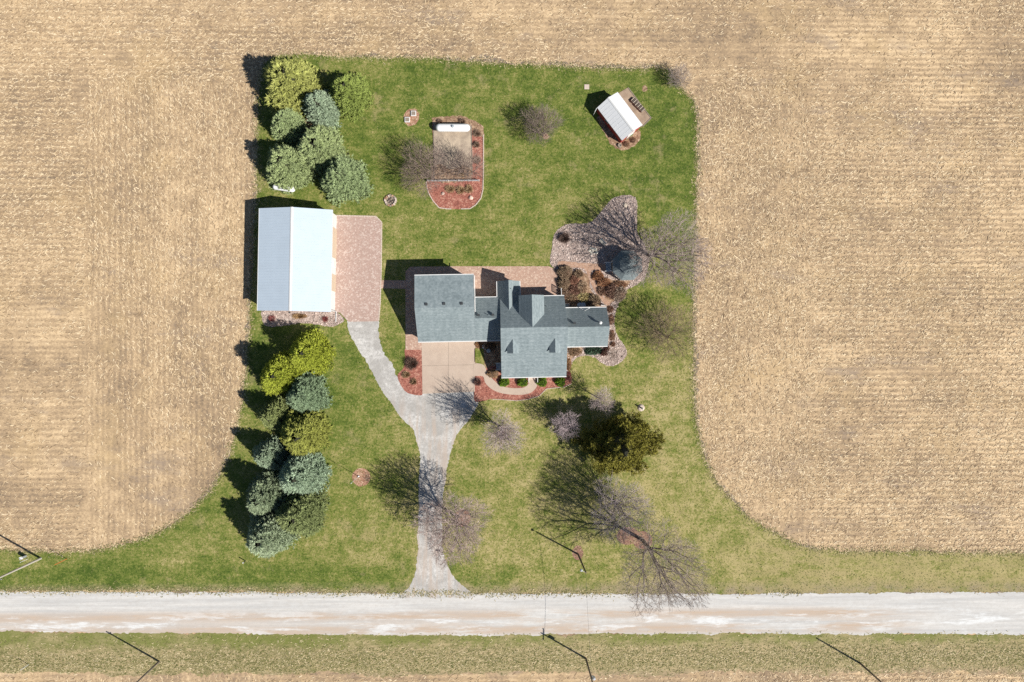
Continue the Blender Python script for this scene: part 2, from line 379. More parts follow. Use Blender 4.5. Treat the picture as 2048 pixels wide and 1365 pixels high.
lawn = [(560, 112), (700, 114), (900, 121), (1100, 131), (1250, 138), (1335, 141), (1348, 160), (1372, 188), (1390, 205), (1394, 300), (1392, 450), (1388, 600), (1386, 750), (1390, 820),
        (1405, 900), (1432, 962), (1475, 1015), (1535, 1060), (1605, 1092), (1700, 1102), (1850, 1105), (2100, 1108), (3200, 1112), (3200, 1189), (2100, 1186), (1500, 1187), (1000, 1187), (500, 1183), (0, 1180), (-1200, 1172),
        (-1200, 1095), (0, 1102), (120, 1105), (200, 1098), (270, 1084), (330, 1058), (390, 1015), (430, 968), (455, 920), (474, 860), (488, 780), (497, 700), (502, 600), (512, 400), (515, 250), (520, 160), (532, 125)]
sheet('soil_margin', [(x+(-4 if x < 700 and y < 1100 else 4 if y < 1100 else 0), y+(-4 if y < 160 else 7 if y > 1095 and y < 1115 else 0)) for x, y in lawn], .012, 'soil', 'thin strip of bare brown soil between lawn and field', 'soil', rag=.38, step=.5)
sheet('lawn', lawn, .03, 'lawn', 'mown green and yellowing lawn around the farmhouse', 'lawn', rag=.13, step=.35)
sheet('verge', [(-1200, 1255), (0, 1262), (500, 1265), (1000, 1266), (1500, 1265), (2100, 1266), (3200, 1268), (3200, 1352), (2100, 1352), (1900, 1344), (1700, 1350), (1500, 1343), (1300, 1351), (1000, 1345), (800, 1353), (600, 1346), (300, 1351), (0, 1344), (-1200, 1344)], .03, 'verge',
      'strip of patchy green and dry grass south of the gravel road', 'verge', rag=.3, step=.4)
sheet('road', [(-1200, 1174), (0, 1183), (500, 1186), (800, 1187), (1000, 1188), (1500, 1188), (2100, 1185), (3200, 1185), (3200, 1270), (2100, 1269), (1500, 1268), (1200, 1268), (1000, 1271), (500, 1268), (0, 1263), (-1200, 1255)], .045, 'road',
      'pale gravel road with tan wheel tracks', 'road', rag=.12, step=.3)
sheet('driveway', [(695, 641), (758, 641), (757, 662), (765, 700), (784, 735), (800, 765), (818, 787), (845, 786), (900, 784), (950, 782), (957, 795), (956, 812), (940, 836), (922, 860), (905, 895), (893, 932), (886, 980), (884, 1040), (885, 1090), (894, 1130), (912, 1162), (945, 1188), (950, 1194), (800, 1194), (812, 1182),
                   (826, 1158), (833, 1115), (836, 1060), (838, 1000), (840, 940), (836, 893), (825, 860), (799, 832), (768, 785), (735, 728), (712, 690)], .05, 'drive', 'grey gravel driveway forking from the road to barn and house', 'driveway', rag=.12, step=.3)
sheet('barn_apron', [(660, 432), (752, 434), (763, 445), (762, 540), (760, 605), (757, 643), (697, 644), (680, 626), (656, 622)], .07, 'apron', 'pink paver forecourt along the east side of the metal barn', 'pavement', curved=False)
sheet('patio', [(811, 700), (811, 578), (762, 577), (762, 561), (811, 561), (811, 543), (820, 534), (915, 533), (1098, 533), (1110, 539), (1115, 546), (1115, 563), (1123, 578), (1123, 610), (850, 610), (843, 700)], .07, 'patio', 'tan paver patio and walk wrapping the back and west side of the house', 'patio', curved=False)
sheet('parking_pad', [(843, 676), (951, 676), (949.5, 784), (900, 786), (845, 788)], .075, 'concrete', 'tan concrete parking pad in front of the garage', 'pavement', curved=False)
sheet('front_bed', [(950, 803), (948, 780), (949, 751), (955, 745), (975, 735), (1000, 730), (1130, 735), (1140, 745), (1143, 768), (1129, 774), (1093, 777), (1079, 791), (1057, 798), (1033, 801), (1009, 799), (985, 798), (965, 803)], .06, 'mulch', 'red mulch bed along the front walk under the round bushes', 'flower bed', rag=.03, step=.3)
sheet('front_walk', [(948, 729), (955, 727), (968, 731), (974, 744), (984, 757), (997, 769), (1012, 775), (1045, 776), (1057, 768), (1057, 754), (1073, 754), (1074, 772), (1066, 783), (1052, 789), (1028, 790), (1000, 786), (981, 777), (970, 765), (966, 753), (948, 751)], .09, 'concrete', 'curved concrete front walk from parking pad to porch', 'walkway', step=.3)
sheet('drive_bed', [(811, 697), (842, 698), (844.5, 740), (845, 789), (830, 790), (812, 784), (799, 766), (795, 750), (806, 738), (811, 722)], .06, 'mulch', 'red mulch bed west of the parking pad', 'flower bed', rag=.03, step=.3)
sheet('court_bed', [(949, 678), (1003, 678), (1003, 740), (985, 748), (970, 733), (968, 727), (949, 727)], .055, 'straw', 'shaded mulch bed in the corner between garage and front rooms', 'flower bed', curved=False)
sheet('court_lawn', [(949, 697), (967, 697), (969, 726), (957, 728), (949, 724)], .075, 'lawn', 'small patch of grass beside the parking pad', 'lawn', curved=False, rag=.03)
sheet('rock_bed', [(1099, 525), (1104, 495), (1111, 464), (1135, 449), (1180, 445), (1205, 420), (1225, 398), (1245, 391), (1263, 391), (1273, 402), (1274, 440), (1276, 470), (1290, 490), (1298, 520), (1290, 555), (1270, 572), (1250, 584), (1238, 605), (1232, 622), (1229, 650), (1235, 672), (1250, 695), (1253, 709), (1240, 726), (1222, 733), (1202, 726), (1190, 716), (1170, 712), (1151, 718), (1141, 733), (1136, 752), (1118, 752), (1118, 592), (1116, 560), (1114, 542), (1105, 535)], .05, 'rock',
      'pinkish river rock bed wrapping the east end of the house and the gazebo', 'rock bed', rag=.05, step=.35)
sheet('garden_litter', [(1120, 545), (1150, 545), (1172, 552), (1180, 575), (1192, 596), (1205, 610), (1222, 606), (1236, 595), (1252, 575), (1262, 563), (1225, 560), (1208, 556), (1196, 548), (1188, 552), (1196, 575), (1212, 600), (1218, 615), (1130, 622), (1118, 600), (1120, 575)], .058, 'straw', 'brown leaf litter under the perennial garden behind the house', 'ground cover', rag=.15, step=.3, curved=False)
sheet('east_litter', [(1133, 692), (1168, 694), (1165, 704), (1150, 712), (1140, 722), (1137, 745), (1132, 748)], .057, 'straw', 'rusty leaf litter along the south side of the east wing', 'ground cover', rag=.06, step=.3)
sheet('brick_path', [(1118, 523), (1140, 524), (1165, 526), (1192, 528), (1212, 531), (1212, 541), (1188, 540), (1182, 546), (1188, 560), (1197, 580), (1209, 596), (1222, 606), (1216, 612), (1202, 600), (1190, 583), (1180, 563), (1173, 546), (1166, 538), (1140, 535), (1116, 534)], .08, 'brickpath', 'narrow orange brick path curving from patio to gazebo', 'path', step=.3)
sheet('tank_bed', [(865, 244), (880, 238), (925, 236), (945, 243), (964, 253), (967, 268), (967, 380), (962, 396), (950, 410), (940, 418), (916, 419), (880, 418), (866, 405), (856, 385), (853, 363), (866, 361)], .05, 'mulch', 'red mulch bed around the propane tank pad', 'flower bed', rag=.04, step=.3, curved=False)
sheet('tank_litter', [(864, 237), (880, 234), (910, 233), (930, 233), (950, 241), (966, 252), (968, 270), (966, 274), (945, 274), (944, 250), (868, 250)], .056, 'straw', 'dry weeds behind the propane tank', 'ground cover', rag=.1, step=.3, curved=False)
sheet('tank_pad', [(868, 250), (942, 249), (943, 359), (869, 360)], .09, 'pad', 'stained concrete pad south of the propane tank', 'concrete pad', curved=False)
sheet('tank_shade_litter', [(866, 338), (880, 330), (905, 338), (930, 335), (944, 340), (944, 360), (866, 360)], .096, 'straw', 'leaf litter blown over the south end of the tank pad', 'ground cover', rag=.2, step=.3)
sheet('shed_pad', [(1228, 192), (1255, 176), (1301, 237), (1284, 254)], .08, 'dirtpad', 'weathered concrete pad beside the red shed', 'concrete pad', curved=False)
sheet('shed_dirt', [(1196, 235), (1206, 240), (1225, 262), (1243, 278), (1262, 272), (1277, 262), (1280, 275), (1273, 290), (1255, 299), (1240, 298), (1222, 285), (1205, 262)], .045, 'straw', 'bare dirt and dead leaves in front of the red shed', 'soil', rag=.15, step=.3)
sheet('barn_bed', [(526, 618), (665, 620), (690, 640), (680, 650), (662, 655), (645, 650), (610, 647), (575, 650), (545, 655), (528, 650)], .045, 'rock', 'rock bed along the south wall of the metal barn', 'rock bed', rag=.1, step=.35)
sheet('septic_dirt', [(808, 232), (815, 222), (828, 219), (836, 224), (836, 238), (829, 250), (820, 253), (811, 246)], .045, 'oldmulch', 'worn dirt patch around the two square riser lids', 'soil', rag=.12, step=.3)
def ring_pad(name, px, py, rx, ry, z, mat, label, cat, rag=.05):
    sheet(name, [(px+rx*math.cos(a*math.pi/6), py+ry*math.sin(a*math.pi/6)) for a in range(12)], z, mat, label, cat, rag=rag, step=.3)
ring_pad('flagpole_bed', 722, 955, 18.5, 18.5, .045, 'oldmulch', 'round faded mulch ring around the flagpole', 'mulch ring')
ring_pad('tree_ring', 1285, 1081, 20, 18, .045, 'oldred', 'red mulch ring under the tallest bare tree', 'mulch ring')
ring_pad('tree_ring', 1256, 1072, 22, 18, .042, 'oldred', 'red mulch patch west of the tallest bare tree', 'mulch ring')
ring_pad('pole_bed', 1156, 1106, 11, 15, .045, 'oldred', 'small red mulch oval at the foot of the yard light pole', 'mulch ring')
ring_pad('tree_ring', 925, 1036, 16, 18, .045, 'oldred', 'faded pink mulch ring under the bare tree by the driveway', 'mulch ring')
ring_pad('bare_patch', 1290, 178, 6, 7, .04, 'straw', 'small dry patch in the lawn northeast of the shed', 'soil', .12)
ring_pad('tree_ring', 1092, 273, 6, 6, .042, 'oldmulch', 'small dirt circle under the lone bare tree in the back lawn', 'mulch ring')
ring_pad('needle_litter', 625, 255, 20, 60, .042, 'oldmulch', 'brown needle litter between the northern spruces', 'soil', .5)
ring_pad('needle_litter', 585, 820, 14, 85, .042, 'oldmulch', 'brown needle litter between the southern spruces', 'soil', .5)

# concrete joints on the parking pad
jb = MB()
for a, b in (((897, 684), (897, 786)), ((844, 732), (950, 730)), ((949.8, 728), (950, 752))):
    A = P(*a, .079); B = P(*b, .079); d = (B-A); jb.box((A+B)/2, (d.length, .05, .004), math.atan2(d.y, d.x))
tag(jb.build('pavement_joint', 'wood'), 'thin dark control joints cut in the parking pad', 'pavement', kind='structure')

# scattered residue and tufts
def quads(X, Y, Z, L, W, A, T):
    c, s_ = np.cos(A), np.sin(A); n = len(X)
    ex = np.c_[c, s_, np.sin(T)]*L[:, None]/2; ey = np.c_[-s_, c, np.zeros(n)]*W[:, None]/2; C = np.c_[X, Y, Z]
    V = np.stack([C-ex-ey, C+ex-ey, C+ex+ey, C-ex+ey], 1).reshape(-1, 3); return V, np.arange(4*n).reshape(n, 4)
def residue():
    n = 460000; X = rng.uniform(-108, 112, n); Y = rng.uniform(-78, 78, n)
    vert = (((X > -72) & (X < -42)) | ((X > 34) & (X < 55) & (rng.random(n) < .5))) & (Y < 46)
    sp = .95; j = rng.normal(0, .14, n); loose = rng.random(n) < np.where(np.abs(X) > 60, .42, .7)
    Yr = np.where(loose, Y, np.round(Y/sp)*sp+j); Xr = np.where(loose, X, np.round(X/sp)*sp+j)
    Y = np.where(vert, Y, Yr); X = np.where(vert, Xr, X)
    keep = ~inside(OUT['lawn'], X, Y) & ((Y > -43) | (Y < -58.0+rng.normal(0, .8, n)))
    # thinner cover in soft-edged patches and passes
    w = np.zeros(n)
    for k in range(14):
        kx, ky = rng.normal(0, .05), rng.normal(0, .13); w += np.sin(kx*X+ky*Y+rng.uniform(0, 6.3))
    for k in range(8):
        kx, ky = rng.normal(0, .35, 2); w += .5*np.sin(kx*X+ky*Y+rng.uniform(0, 6.3))
    keep &= rng.random(n) < np.clip(.72-.16*w, .18, 1)
    for cx_, cy_, rx_, ry_ in ((-75, 5.5, 9, 1.3), (-75, -.8, 11, 1.9), (-53, -11, 3.5, 1.8), (-66, 50, 4, 1.5), (-73, 44, 1.4, 3.5), (70, -5, 14, .9), (40, 52, 9, 2.2), (22, 53.5, 10, 1.4)):
        q = ((X-cx_)/rx_)**2+((Y-cy_)/ry_)**2; keep &= rng.random(n) < np.clip(q*.55, .12, 1)
    X, Y, vert = X[keep], Y[keep], vert[keep]; n = len(X)
    A = np.where(vert, math.pi/2, 0)+rng.normal(.25, .6, n)
    V, Fq = quads(X, Y, rng.uniform(.02, .06, n), rng.uniform(.2, .75, n), rng.uniform(.05, .115, n), A, rng.normal(0, .10, n))
    tag(mesh_np('crop_residue', V, Fq, M['residue']), 'scattered pale corn stalks and husks lying in the field rows', 'crop residue', kind='stuff')
residue()
def tufts():
    n = 170000; X = rng.uniform(-90, 96, n); Y = rng.uniform(-62, 54, n)
    k = inside(OUT['lawn'], X, Y)
    for q in ('driveway', 'road', 'barn_apron', 'patio', 'parking_pad', 'front_bed', 'front_walk', 'drive_bed', 'court_bed', 'rock_bed', 'tank_bed', 'tank_pad', 'shed_pad', 'barn_bed', 'shed_dirt'):
        k &= ~inside(OUT[q], X, Y)
    X, Y = X[k], Y[k]; n = len(X)
    V, Fq = quads(X, Y, rng.uniform(.05, .09, n), rng.uniform(.06, .22, n), rng.uniform(.03, .07, n), rng.uniform(0, 6.3, n), rng.normal(0, .5, n))
    tag(mesh_np('grass_tufts', V, Fq, M['tuft']), 'short grass tufts standing in the lawn', 'grass', kind='stuff')
tufts()
def verge_weeds():
    n = 26000; X = rng.uniform(-95, 100, n); Y = np.where(rng.random(n) < .8, rng.normal(-55.5, 1.3, n), rng.uniform(-59, -50.6, n)); k = inside(OUT['verge'], X, Y); X, Y = X[k], Y[k]; n = len(X)
    V, Fq = quads(X, Y, rng.uniform(.05, .09, n), rng.uniform(.12, .5, n), rng.uniform(.04, .10, n), rng.normal(0, .8, n), rng.normal(0, .2, n))
    tag(mesh_np('verge_weeds', V, Fq, M['weeds']), 'tangled dry and green weeds in the ditch south of the road', 'weeds', kind='stuff')
verge_weeds()
def margin_weeds():
    o = OUT['lawn']; o = o[(np.abs(o[:, 0]) < 100) & (o[:, 1] > -44)]; n = 16000; i = rng.integers(0, len(o), n)
    X = o[i, 0]+rng.normal(0, .38, n); Y = o[i, 1]+rng.normal(0, .38, n)
    V, Fq = quads(X, Y, rng.uniform(.05, .12, n), rng.uniform(.12, .42, n), rng.uniform(.03, .09, n), rng.uniform(0, 6.3, n), rng.normal(0, .3, n))
    tag(mesh_np('margin_weeds', V, Fq, M['weeds']), 'ragged weeds along the edge between lawn and field', 'weeds', kind='stuff')
margin_weeds()
def pebbles(key, n, name, label, col, smin, smax):
    o = OUT[key]; X = rng.uniform(o[:, 0].min(), o[:, 0].max(), n*3); Y = rng.uniform(o[:, 1].min(), o[:, 1].max(), n*3)
    k = inside(o, X, Y)
    for q in ('patio', 'brick_path', 'front_walk', 'tank_pad', 'garden_litter'):
        if q != key: k &= ~inside(OUT[q], X, Y)
    X, Y = X[k][:n], Y[k][:n]; n = len(X); s_ = rng.uniform(smin, smax, n)*rng.choice([1, 1, 1, 1.8], n)
    base = np.array([(1, 0, 0), (0, 1, 0), (-1, 0, 0), (0, -1, 0), (0, 0, .8), (0, 0, -.5)], float)
    V = base[None]*s_[:, None, None]*rng.uniform(.7, 1.3, (n, 6, 1)); a = rng.uniform(0, 6.3, n); c, s2 = np.cos(a), np.sin(a)
    x = V[..., 0]*c[:, None]-V[..., 1]*s2[:, None]; y = V[..., 0]*s2[:, None]+V[..., 1]*c[:, None]; V[..., 0] = x; V[..., 1] = y
    V += np.c_[X, Y, np.full(n, .07)][:, None, :]
    f = np.array([(0, 1, 4), (1, 2, 4), (2, 3, 4), (3, 0, 4), (1, 0, 5), (2, 1, 5), (3, 2, 5), (0, 3, 5)])
    Fq = (f[None]+6*np.arange(n)[:, None, None]).reshape(-1, 3)
    ob = mesh_np(name, V.reshape(-1, 3), Fq, M['rockstone']); ob.color = (*col, 1); tag(ob, label, 'pebbles', kind='stuff')
pebbles('rock_bed', 5000, 'river_rocks', 'loose rounded pinkish stones covering the garden rock bed', (.46, .37, .33), .05, .12)
pebbles('barn_bed', 700, 'river_rocks', 'loose stones covering the bed south of the barn', (.44, .35, .31), .05, .11)

# ------------------------------------------------------------------ vegetation
def edges_mesh(E, n=3):
    """E: array (m,8) p0 p1 r0 r1 -> tapered tubes"""
    E = np.asarray(E, float); a, b, r0, r1 = E[:, :3], E[:, 3:6], E[:, 6], E[:, 7]; d = b-a; d /= np.linalg.norm(d, axis=1)[:, None]+1e-9
    h = np.where(np.abs(d[:, 2:3]) < .9, np.array([[0, 0, 1.]]), np.array([[1., 0, 0]])); u = np.cross(d, h); u /= np.linalg.norm(u, axis=1)[:, None]; w = np.cross(d, u)
    V = []
    for p, r in ((a, r0), (b, r1)):
        for i in range(n):
            t = 2*math.pi*i/n; V.append(p+(u*math.cos(t)+w*math.sin(t))*r[:, None])
    V = np.stack(V, 1); m = len(E); f = np.array([(i, (i+1) % n, n+(i+1) % n, n+i) for i in range(n)])
    return V.reshape(-1, 3), (f[None]+2*n*np.arange(m)[:, None, None]).reshape(-1, 4)
def grow(seed, pts, start, r_root, tip=.012, fork=.42, stems=0, side=2, sl=.5):
    r = np.random.default_rng(seed); E = []; N = len(pts)
    def km(Pn, k, o):
        D = Pn-o; D = D/(np.linalg.norm(D, axis=1)[:, None]+1e-6); c = D[r.choice(len(D), k, replace=False)]
        for _ in range(4):
            l = np.argmax(D @ c.T, 1)
            for j in range(k):
                if (l == j).any(): q = D[l == j].mean(0); c[j] = q/(np.linalg.norm(q)+1e-9)
        return l
    def rec(Pn, o, rad, lvl):
        if len(Pn) <= 6:
            for p in Pn:
                E.append((*o, *p, max(min(rad*.6, tip*2.2), tip), tip*.5))
                for _ in range(side):
                    t = r.uniform(.3, .9); q = o+(p-o)*t; L = np.linalg.norm(p-o)
                    d = (p-o)/(L+1e-9)+r.normal(0, .24, 3); E.append((*q, *(q+d*sl*r.uniform(.5, 1.1)), tip*.8, tip*.4))
            return
        k = min(len(Pn), (int(r.integers(3, 5)) if lvl < 3 else int(r.integers(2, 4))) if lvl else max(2, stems or int(r.integers(4, 6)))); l = km(Pn, k, o)
        for j in range(k):
            Q = Pn[l == j]
            if not len(Q): continue
            c = Q.mean(0); t = fork*r.uniform(.8, 1.3); n1 = o+(c-o)*t; L = np.linalg.norm(n1-o)
            n1 = n1+r.normal(0, .04*L, 3); rr = max(r_root*(len(Q)/N)**.40, tip)
            mid = (o+n1)/2+r.normal(0, .045*L, 3); E.append((*o, *mid, rad if rad < rr*1.3 else rr*1.15, rr)); E.append((*mid, *n1, rr, rr*.92))
            rec(Q, n1, rr, lvl+1)
    rec(pts, np.array(start, float), r_root, 0)
    return E
def crown_pts(seed, n, c, rad, shape='round', out=.45):
    r = np.random.default_rng(seed); d = r.normal(0, 1, (n, 3)); d /= np.linalg.norm(d, axis=1)[:, None]; k = r.random(n)**out
    p = d*k[:, None]*np.array(rad)[None]
    # ragged silhouette
    ang = np.arctan2(d[:, 1], d[:, 0]); w = 1+.13*np.sin(ang*3+seed)+.09*np.sin(ang*5+seed*2)+.07*np.sin(ang*9+seed*3); p[:, :2] *= w[:, None]
    if shape == 'vase': s_ = .45+.6*(p[:, 2]/rad[2]+1)/2; p[:, :2] *= s_[:, None]*1.15
    return p+np.array(c)
def bare_tree(name, label, px, py, off, h0, h1, rad, col, n=1500, trunk=.22, fork_z=None, tip=.013, shape='round', seed=1, group=None, stems=0, cat='tree', side=2, sl=.8, out=.36):
    b = P(px, py, 0); t = thing(name, label, cat, b, 0, group)
    ce = (off[0], off[1], (h0+h1)/2); pts = crown_pts(seed, n, ce, (rad, rad, (h1-h0)/2), shape, out)
    pts = pts[pts[:, 2] > .25]; fz = fork_z if fork_z is not None else h0*.8
    E = grow(seed, pts, (off[0]*.12, off[1]*.12, fz), trunk*.95, tip, stems=stems, side=side, sl=sl)
    tr = [(0, 0, -.05, off[0]*.05, off[1]*.05, fz*.5, trunk*1.15, trunk*.92), (off[0]*.05, off[1]*.05, fz*.5, off[0]*.12, off[1]*.12, fz, trunk*.92, trunk*.85)]
    V, Fq = edges_mesh(tr, 9); mesh_np('trunk', V, Fq, M['bark'], t, True)
    E = np.array(E); big = E[:, 6] > .05
    o = None
    for sel, nm, sd_ in ((big, 'limbs', 6), (~big, 'crown', 3)):
        if sel.any():
            V, Fq = edges_mesh(E[sel], sd_); o = mesh_np(nm, V, Fq, M['twig'], t, sd_ > 3); o.color = (*(col if nm == 'crown' else tuple(q*.7 for q in col)), 1)
    return t

def spikes(C, D, L, W, r, up=.25):
    """thin needle-spray triangles at C along D"""
    n = len(C); D = D/(np.linalg.norm(D, axis=1)[:, None]+1e-9); s_ = np.cross(D, r.normal(0, 1, (n, 3))); s_ /= np.linalg.norm(s_, axis=1)[:, None]+1e-9
    V = np.stack([C-s_*W[:, None]/2, C+s_*W[:, None]/2, C+D*L[:, None]], 1).reshape(-1, 3); return V, np.arange(3*n).reshape(n, 3)
def conifer_mesh(seed, Hh, R, nb=300, pw=.72, m=8, L=.42, W=.16, droop=.12, gap=.0, core=.55, u0=.05):
    r = np.random.default_rng(seed); C = []; D = []
    for i in range(nb):
        u = u0+(1-u0)*(1-math.sqrt(1-(i+.5)/nb)); az = i*2.39996+r.normal(0, .25)
        if gap and r.random() < gap: continue
        rr = R*(1-u)**pw*r.uniform(.74, 1.14)*(1+.10*math.sin(az*3+seed)+.07*math.sin(az*5+2*seed)); z = Hh*u
        o = np.array([math.cos(az), math.sin(az), 0]); p = np.array([-math.sin(az), math.cos(az), 0]); ns = max(3, int(rr/.55))
        for j in range(ns):
            s_ = .38+.62*(j+1)/ns
            wd = (1-abs(s_-.6))*rr*.20
            for q in (-1, 0, 1):
                pos = o*rr*s_+p*q*wd*r.uniform(.6, 1.2)+np.array([0, 0, z-droop*rr*s_+r.normal(0, .10)])
                C.append(pos); D.append(o+p*q*.6+np.array([0, 0, .25]))
    C.append(np.array([0, 0, Hh-.3])); D.append(np.array([0, 0, 1.])); C = np.array(C); D = np.array(D)
    C = C+r.normal(0, .10, C.shape); C2 = np.repeat(C, m, 0)+r.normal(0, .05, (len(C)*m, 3)); D2 = np.repeat(D, m, 0)+r.normal(0, .55, (len(C)*m, 3)); D2[:, 2] = D2[:, 2]*.8+.3
    n = len(C2); V, Fq = spikes(C2, D2, r.uniform(.6, 1.2, n)*L, r.uniform(.7, 1.3, n)*W, r)
    # solid near-black core: blocks light, self-shadow between branches put into its colour
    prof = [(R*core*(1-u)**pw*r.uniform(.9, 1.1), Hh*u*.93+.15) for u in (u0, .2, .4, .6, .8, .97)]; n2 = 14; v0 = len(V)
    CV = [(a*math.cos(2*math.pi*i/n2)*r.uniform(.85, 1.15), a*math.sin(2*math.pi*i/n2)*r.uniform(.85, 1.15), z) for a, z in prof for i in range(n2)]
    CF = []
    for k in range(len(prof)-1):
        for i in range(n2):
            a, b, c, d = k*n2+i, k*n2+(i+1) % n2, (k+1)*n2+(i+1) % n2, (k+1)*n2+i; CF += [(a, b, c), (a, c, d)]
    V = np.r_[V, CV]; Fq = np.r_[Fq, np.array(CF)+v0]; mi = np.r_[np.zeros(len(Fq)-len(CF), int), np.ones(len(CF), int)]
    return V, Fq, mi
PROTO = {}
def conifer(var, name, label, px, py, hgt, rpx, col, seed, group):
    """px,py: crown middle as seen; rpx crown radius in photo pixels"""
    p = P(px, py, hgt*.30); base = Vector((p.x, p.y, 0))
    if var not in PROTO:
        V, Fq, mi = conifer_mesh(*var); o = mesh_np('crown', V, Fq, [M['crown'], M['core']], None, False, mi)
        q = MB().tube((0, 0, -.05), (0, 0, var[1]*.8), .19, .04, 8).build('trunk', 'bark'); PROTO[var] = (o, q)
        first = True
    else:
        o0, q0 = PROTO[var]; o = o0.copy(); q = q0.copy(); COL.objects.link(o); COL.objects.link(q); first = False
    t = thing(name, label, 'tree', base, seed*1.7, group); o.parent = t; q.parent = t
    s_ = 1.06*rpx*(H-hgt*.3)/F/var[2]; t.scale = (s_, s_*(1+.05*math.sin(seed)), hgt/var[1]); o.color = (*col, 1); return t
VA = (11, 9.0, 3.6, 340, .60, 12, .38, .11); VB = (23, 9.0, 3.6, 310, .54, 13, .46, .12); VC = (37, 9.0, 3.6, 360, .64, 12, .34, .105)
BR = (.33, .37, .045); YG = (.36, .375, .11); GR = (.32, .39, .185); BL = (.33, .41, .28); GG = (.31, .37, .17); OL = (.31, .325, .075)
g = 'evergreens in the grove north of the barn'
for v, px, py, h, r, c, lab in ((VB, 583, 170, 9.5, 53, YG, 'largest yellow-green evergreen at the northwest corner of the yard'),
        (VA, 698, 188, 8.0, 39, (.26, .32, .08), 'dense green spruce standing apart on the east side of the northern grove'),
        (VC, 641, 216, 7.5, 37, BL, 'blue-green spruce between the corner evergreen and the dense green one'),
        (VC, 577, 251, 7.5, 34, GR, 'grey-green spruce second from the top along the field edge'),
        (VB, 641, 300, 8.5, 46, GG, 'broad green spruce in the middle of the northern grove'),
        (VA, 576, 333, 8.5, 44, GG, 'grey-green spruce overhanging the small white tank'),
        (VC, 688, 357, 8.0, 45, (.28, .35, .17), 'round green spruce at the southeast corner of the northern grove, nearest the fire pit')):
    conifer(v, 'spruce_tree', lab, px, py, h, r, c, px % 7+1, g)
g = 'evergreens in the grove south of the barn'
for v, px, py, h, r, c, lab in ((VA, 618, 706, 9.5, 41, BR, 'bright yellow-green evergreen nearest the barn in the southern grove'),
        (VA, 563, 750, 9.5, 41, BR, 'bright yellow-green evergreen below and west of the one nearest the barn'),
        (VC, 612, 789, 8.5, 39, (.24, .32, .19), 'round grey-green spruce just south of the two bright evergreens'),
        (VC, 549, 831, 7.5, 32, (.27, .31, .12), 'small green spruce on the field side, third row of the southern grove'),
        (VB, 606, 868, 8.5, 44, OL, 'olive-yellow evergreen in the middle of the southern grove'),
        (VC, 539, 910, 8.0, 31, BL, 'small blue spruce on the field side of the olive evergreen'),
        (VA, 603, 948, 9.5, 47, (.31, .395, .27), 'large blue spruce near the flagpole shadow'),
        (VB, 533, 990, 9.0, 40, (.27, .33, .20), 'grey-green spruce west of the large blue spruce'),
        (VB, 600, 1027, 9.0, 44, (.23, .27, .11), 'dark olive-green spruce at the southeast of the southern grove'),
        (VA, 537, 1070, 9.5, 44, (.33, .395, .25), 'blue-grey spruce at the southern tip of the grove, closest to the road')):
    conifer(v, 'spruce_tree', lab, px, py, h, r, c, px % 5+1, g)
# big open pine in front of the house
def big_pine():
    b = P(1227, 884, 0); t = thing('pine_tree', 'big dark pine with olive-gold needles in the front lawn', 'tree', b)
    r = np.random.default_rng(5); MB().tube((0, 0, -.05), (.2, 0, 12.5), .32, .08, 9).build('trunk', 'bark', t)
    C = []; D = []; E = []
    for i in range(150):
        u = 1-math.sqrt(1-(i+.5)/150); z = 1.8+u*11.2; az = i*2.4+r.normal(0, .3); R_ = 6.4*(1-u)**.8*r.uniform(.66, 1.12)*(1+.15*math.sin(az*2+1)+.08*math.sin(az*5)); o = np.array([math.cos(az), math.sin(az), 0])
        tipp = o*R_+np.array([.2, 0, z+r.normal(.5, .4)]); E.append((.1, 0, z-.6, *tipp, .07, .02)); p = np.array([-o[1], o[0], 0])
        for s_ in np.arange(.35, 1.01, .45/max(R_, 1)):
            for q in range(4):
                C.append(np.array([.1, 0, z-.6])+(tipp-np.array([.1, 0, z-.6]))*s_+p*r.normal(0, .22*R_*(1.15-s_)+.12)+r.normal(0, .15, 3)); D.append(o+r.normal(0, .4, 3)+np.array([0, 0, .5]))
    C = np.array(C); D = np.array(D); m = 16; C2 = np.repeat(C, m, 0)+r.normal(0, .12, (len(C)*m, 3)); D2 = np.repeat(D, m, 0)*.5+r.normal(0, .8, (len(C)*m, 3)); n = len(C2)
    V, Fq = spikes(C2, D2, r.uniform(.3, .6, n), r.uniform(.09, .17, n), r); o = mesh_np('crown', V, Fq, M['crown'], t); o.color = (.175, .16, .025, 1)
    V, Fq = edges_mesh(E, 5); o = mesh_np('limbs', V, Fq, M['bark'], t)
    q = MB().lathe([(3.4, 1.6), (3.5, 3.2), (2.9, 5.2), (2.2, 7.6), (1.3, 10), (.3, 12.5)], 14); q.v = [(v[0]*r.uniform(.85, 1.15), v[1]*r.uniform(.85, 1.15), v[2]) for v in q.v]; q.build('dark_core', 'core', t)  # solid core added to block light, with the crown's shade in its colour
big_pine()

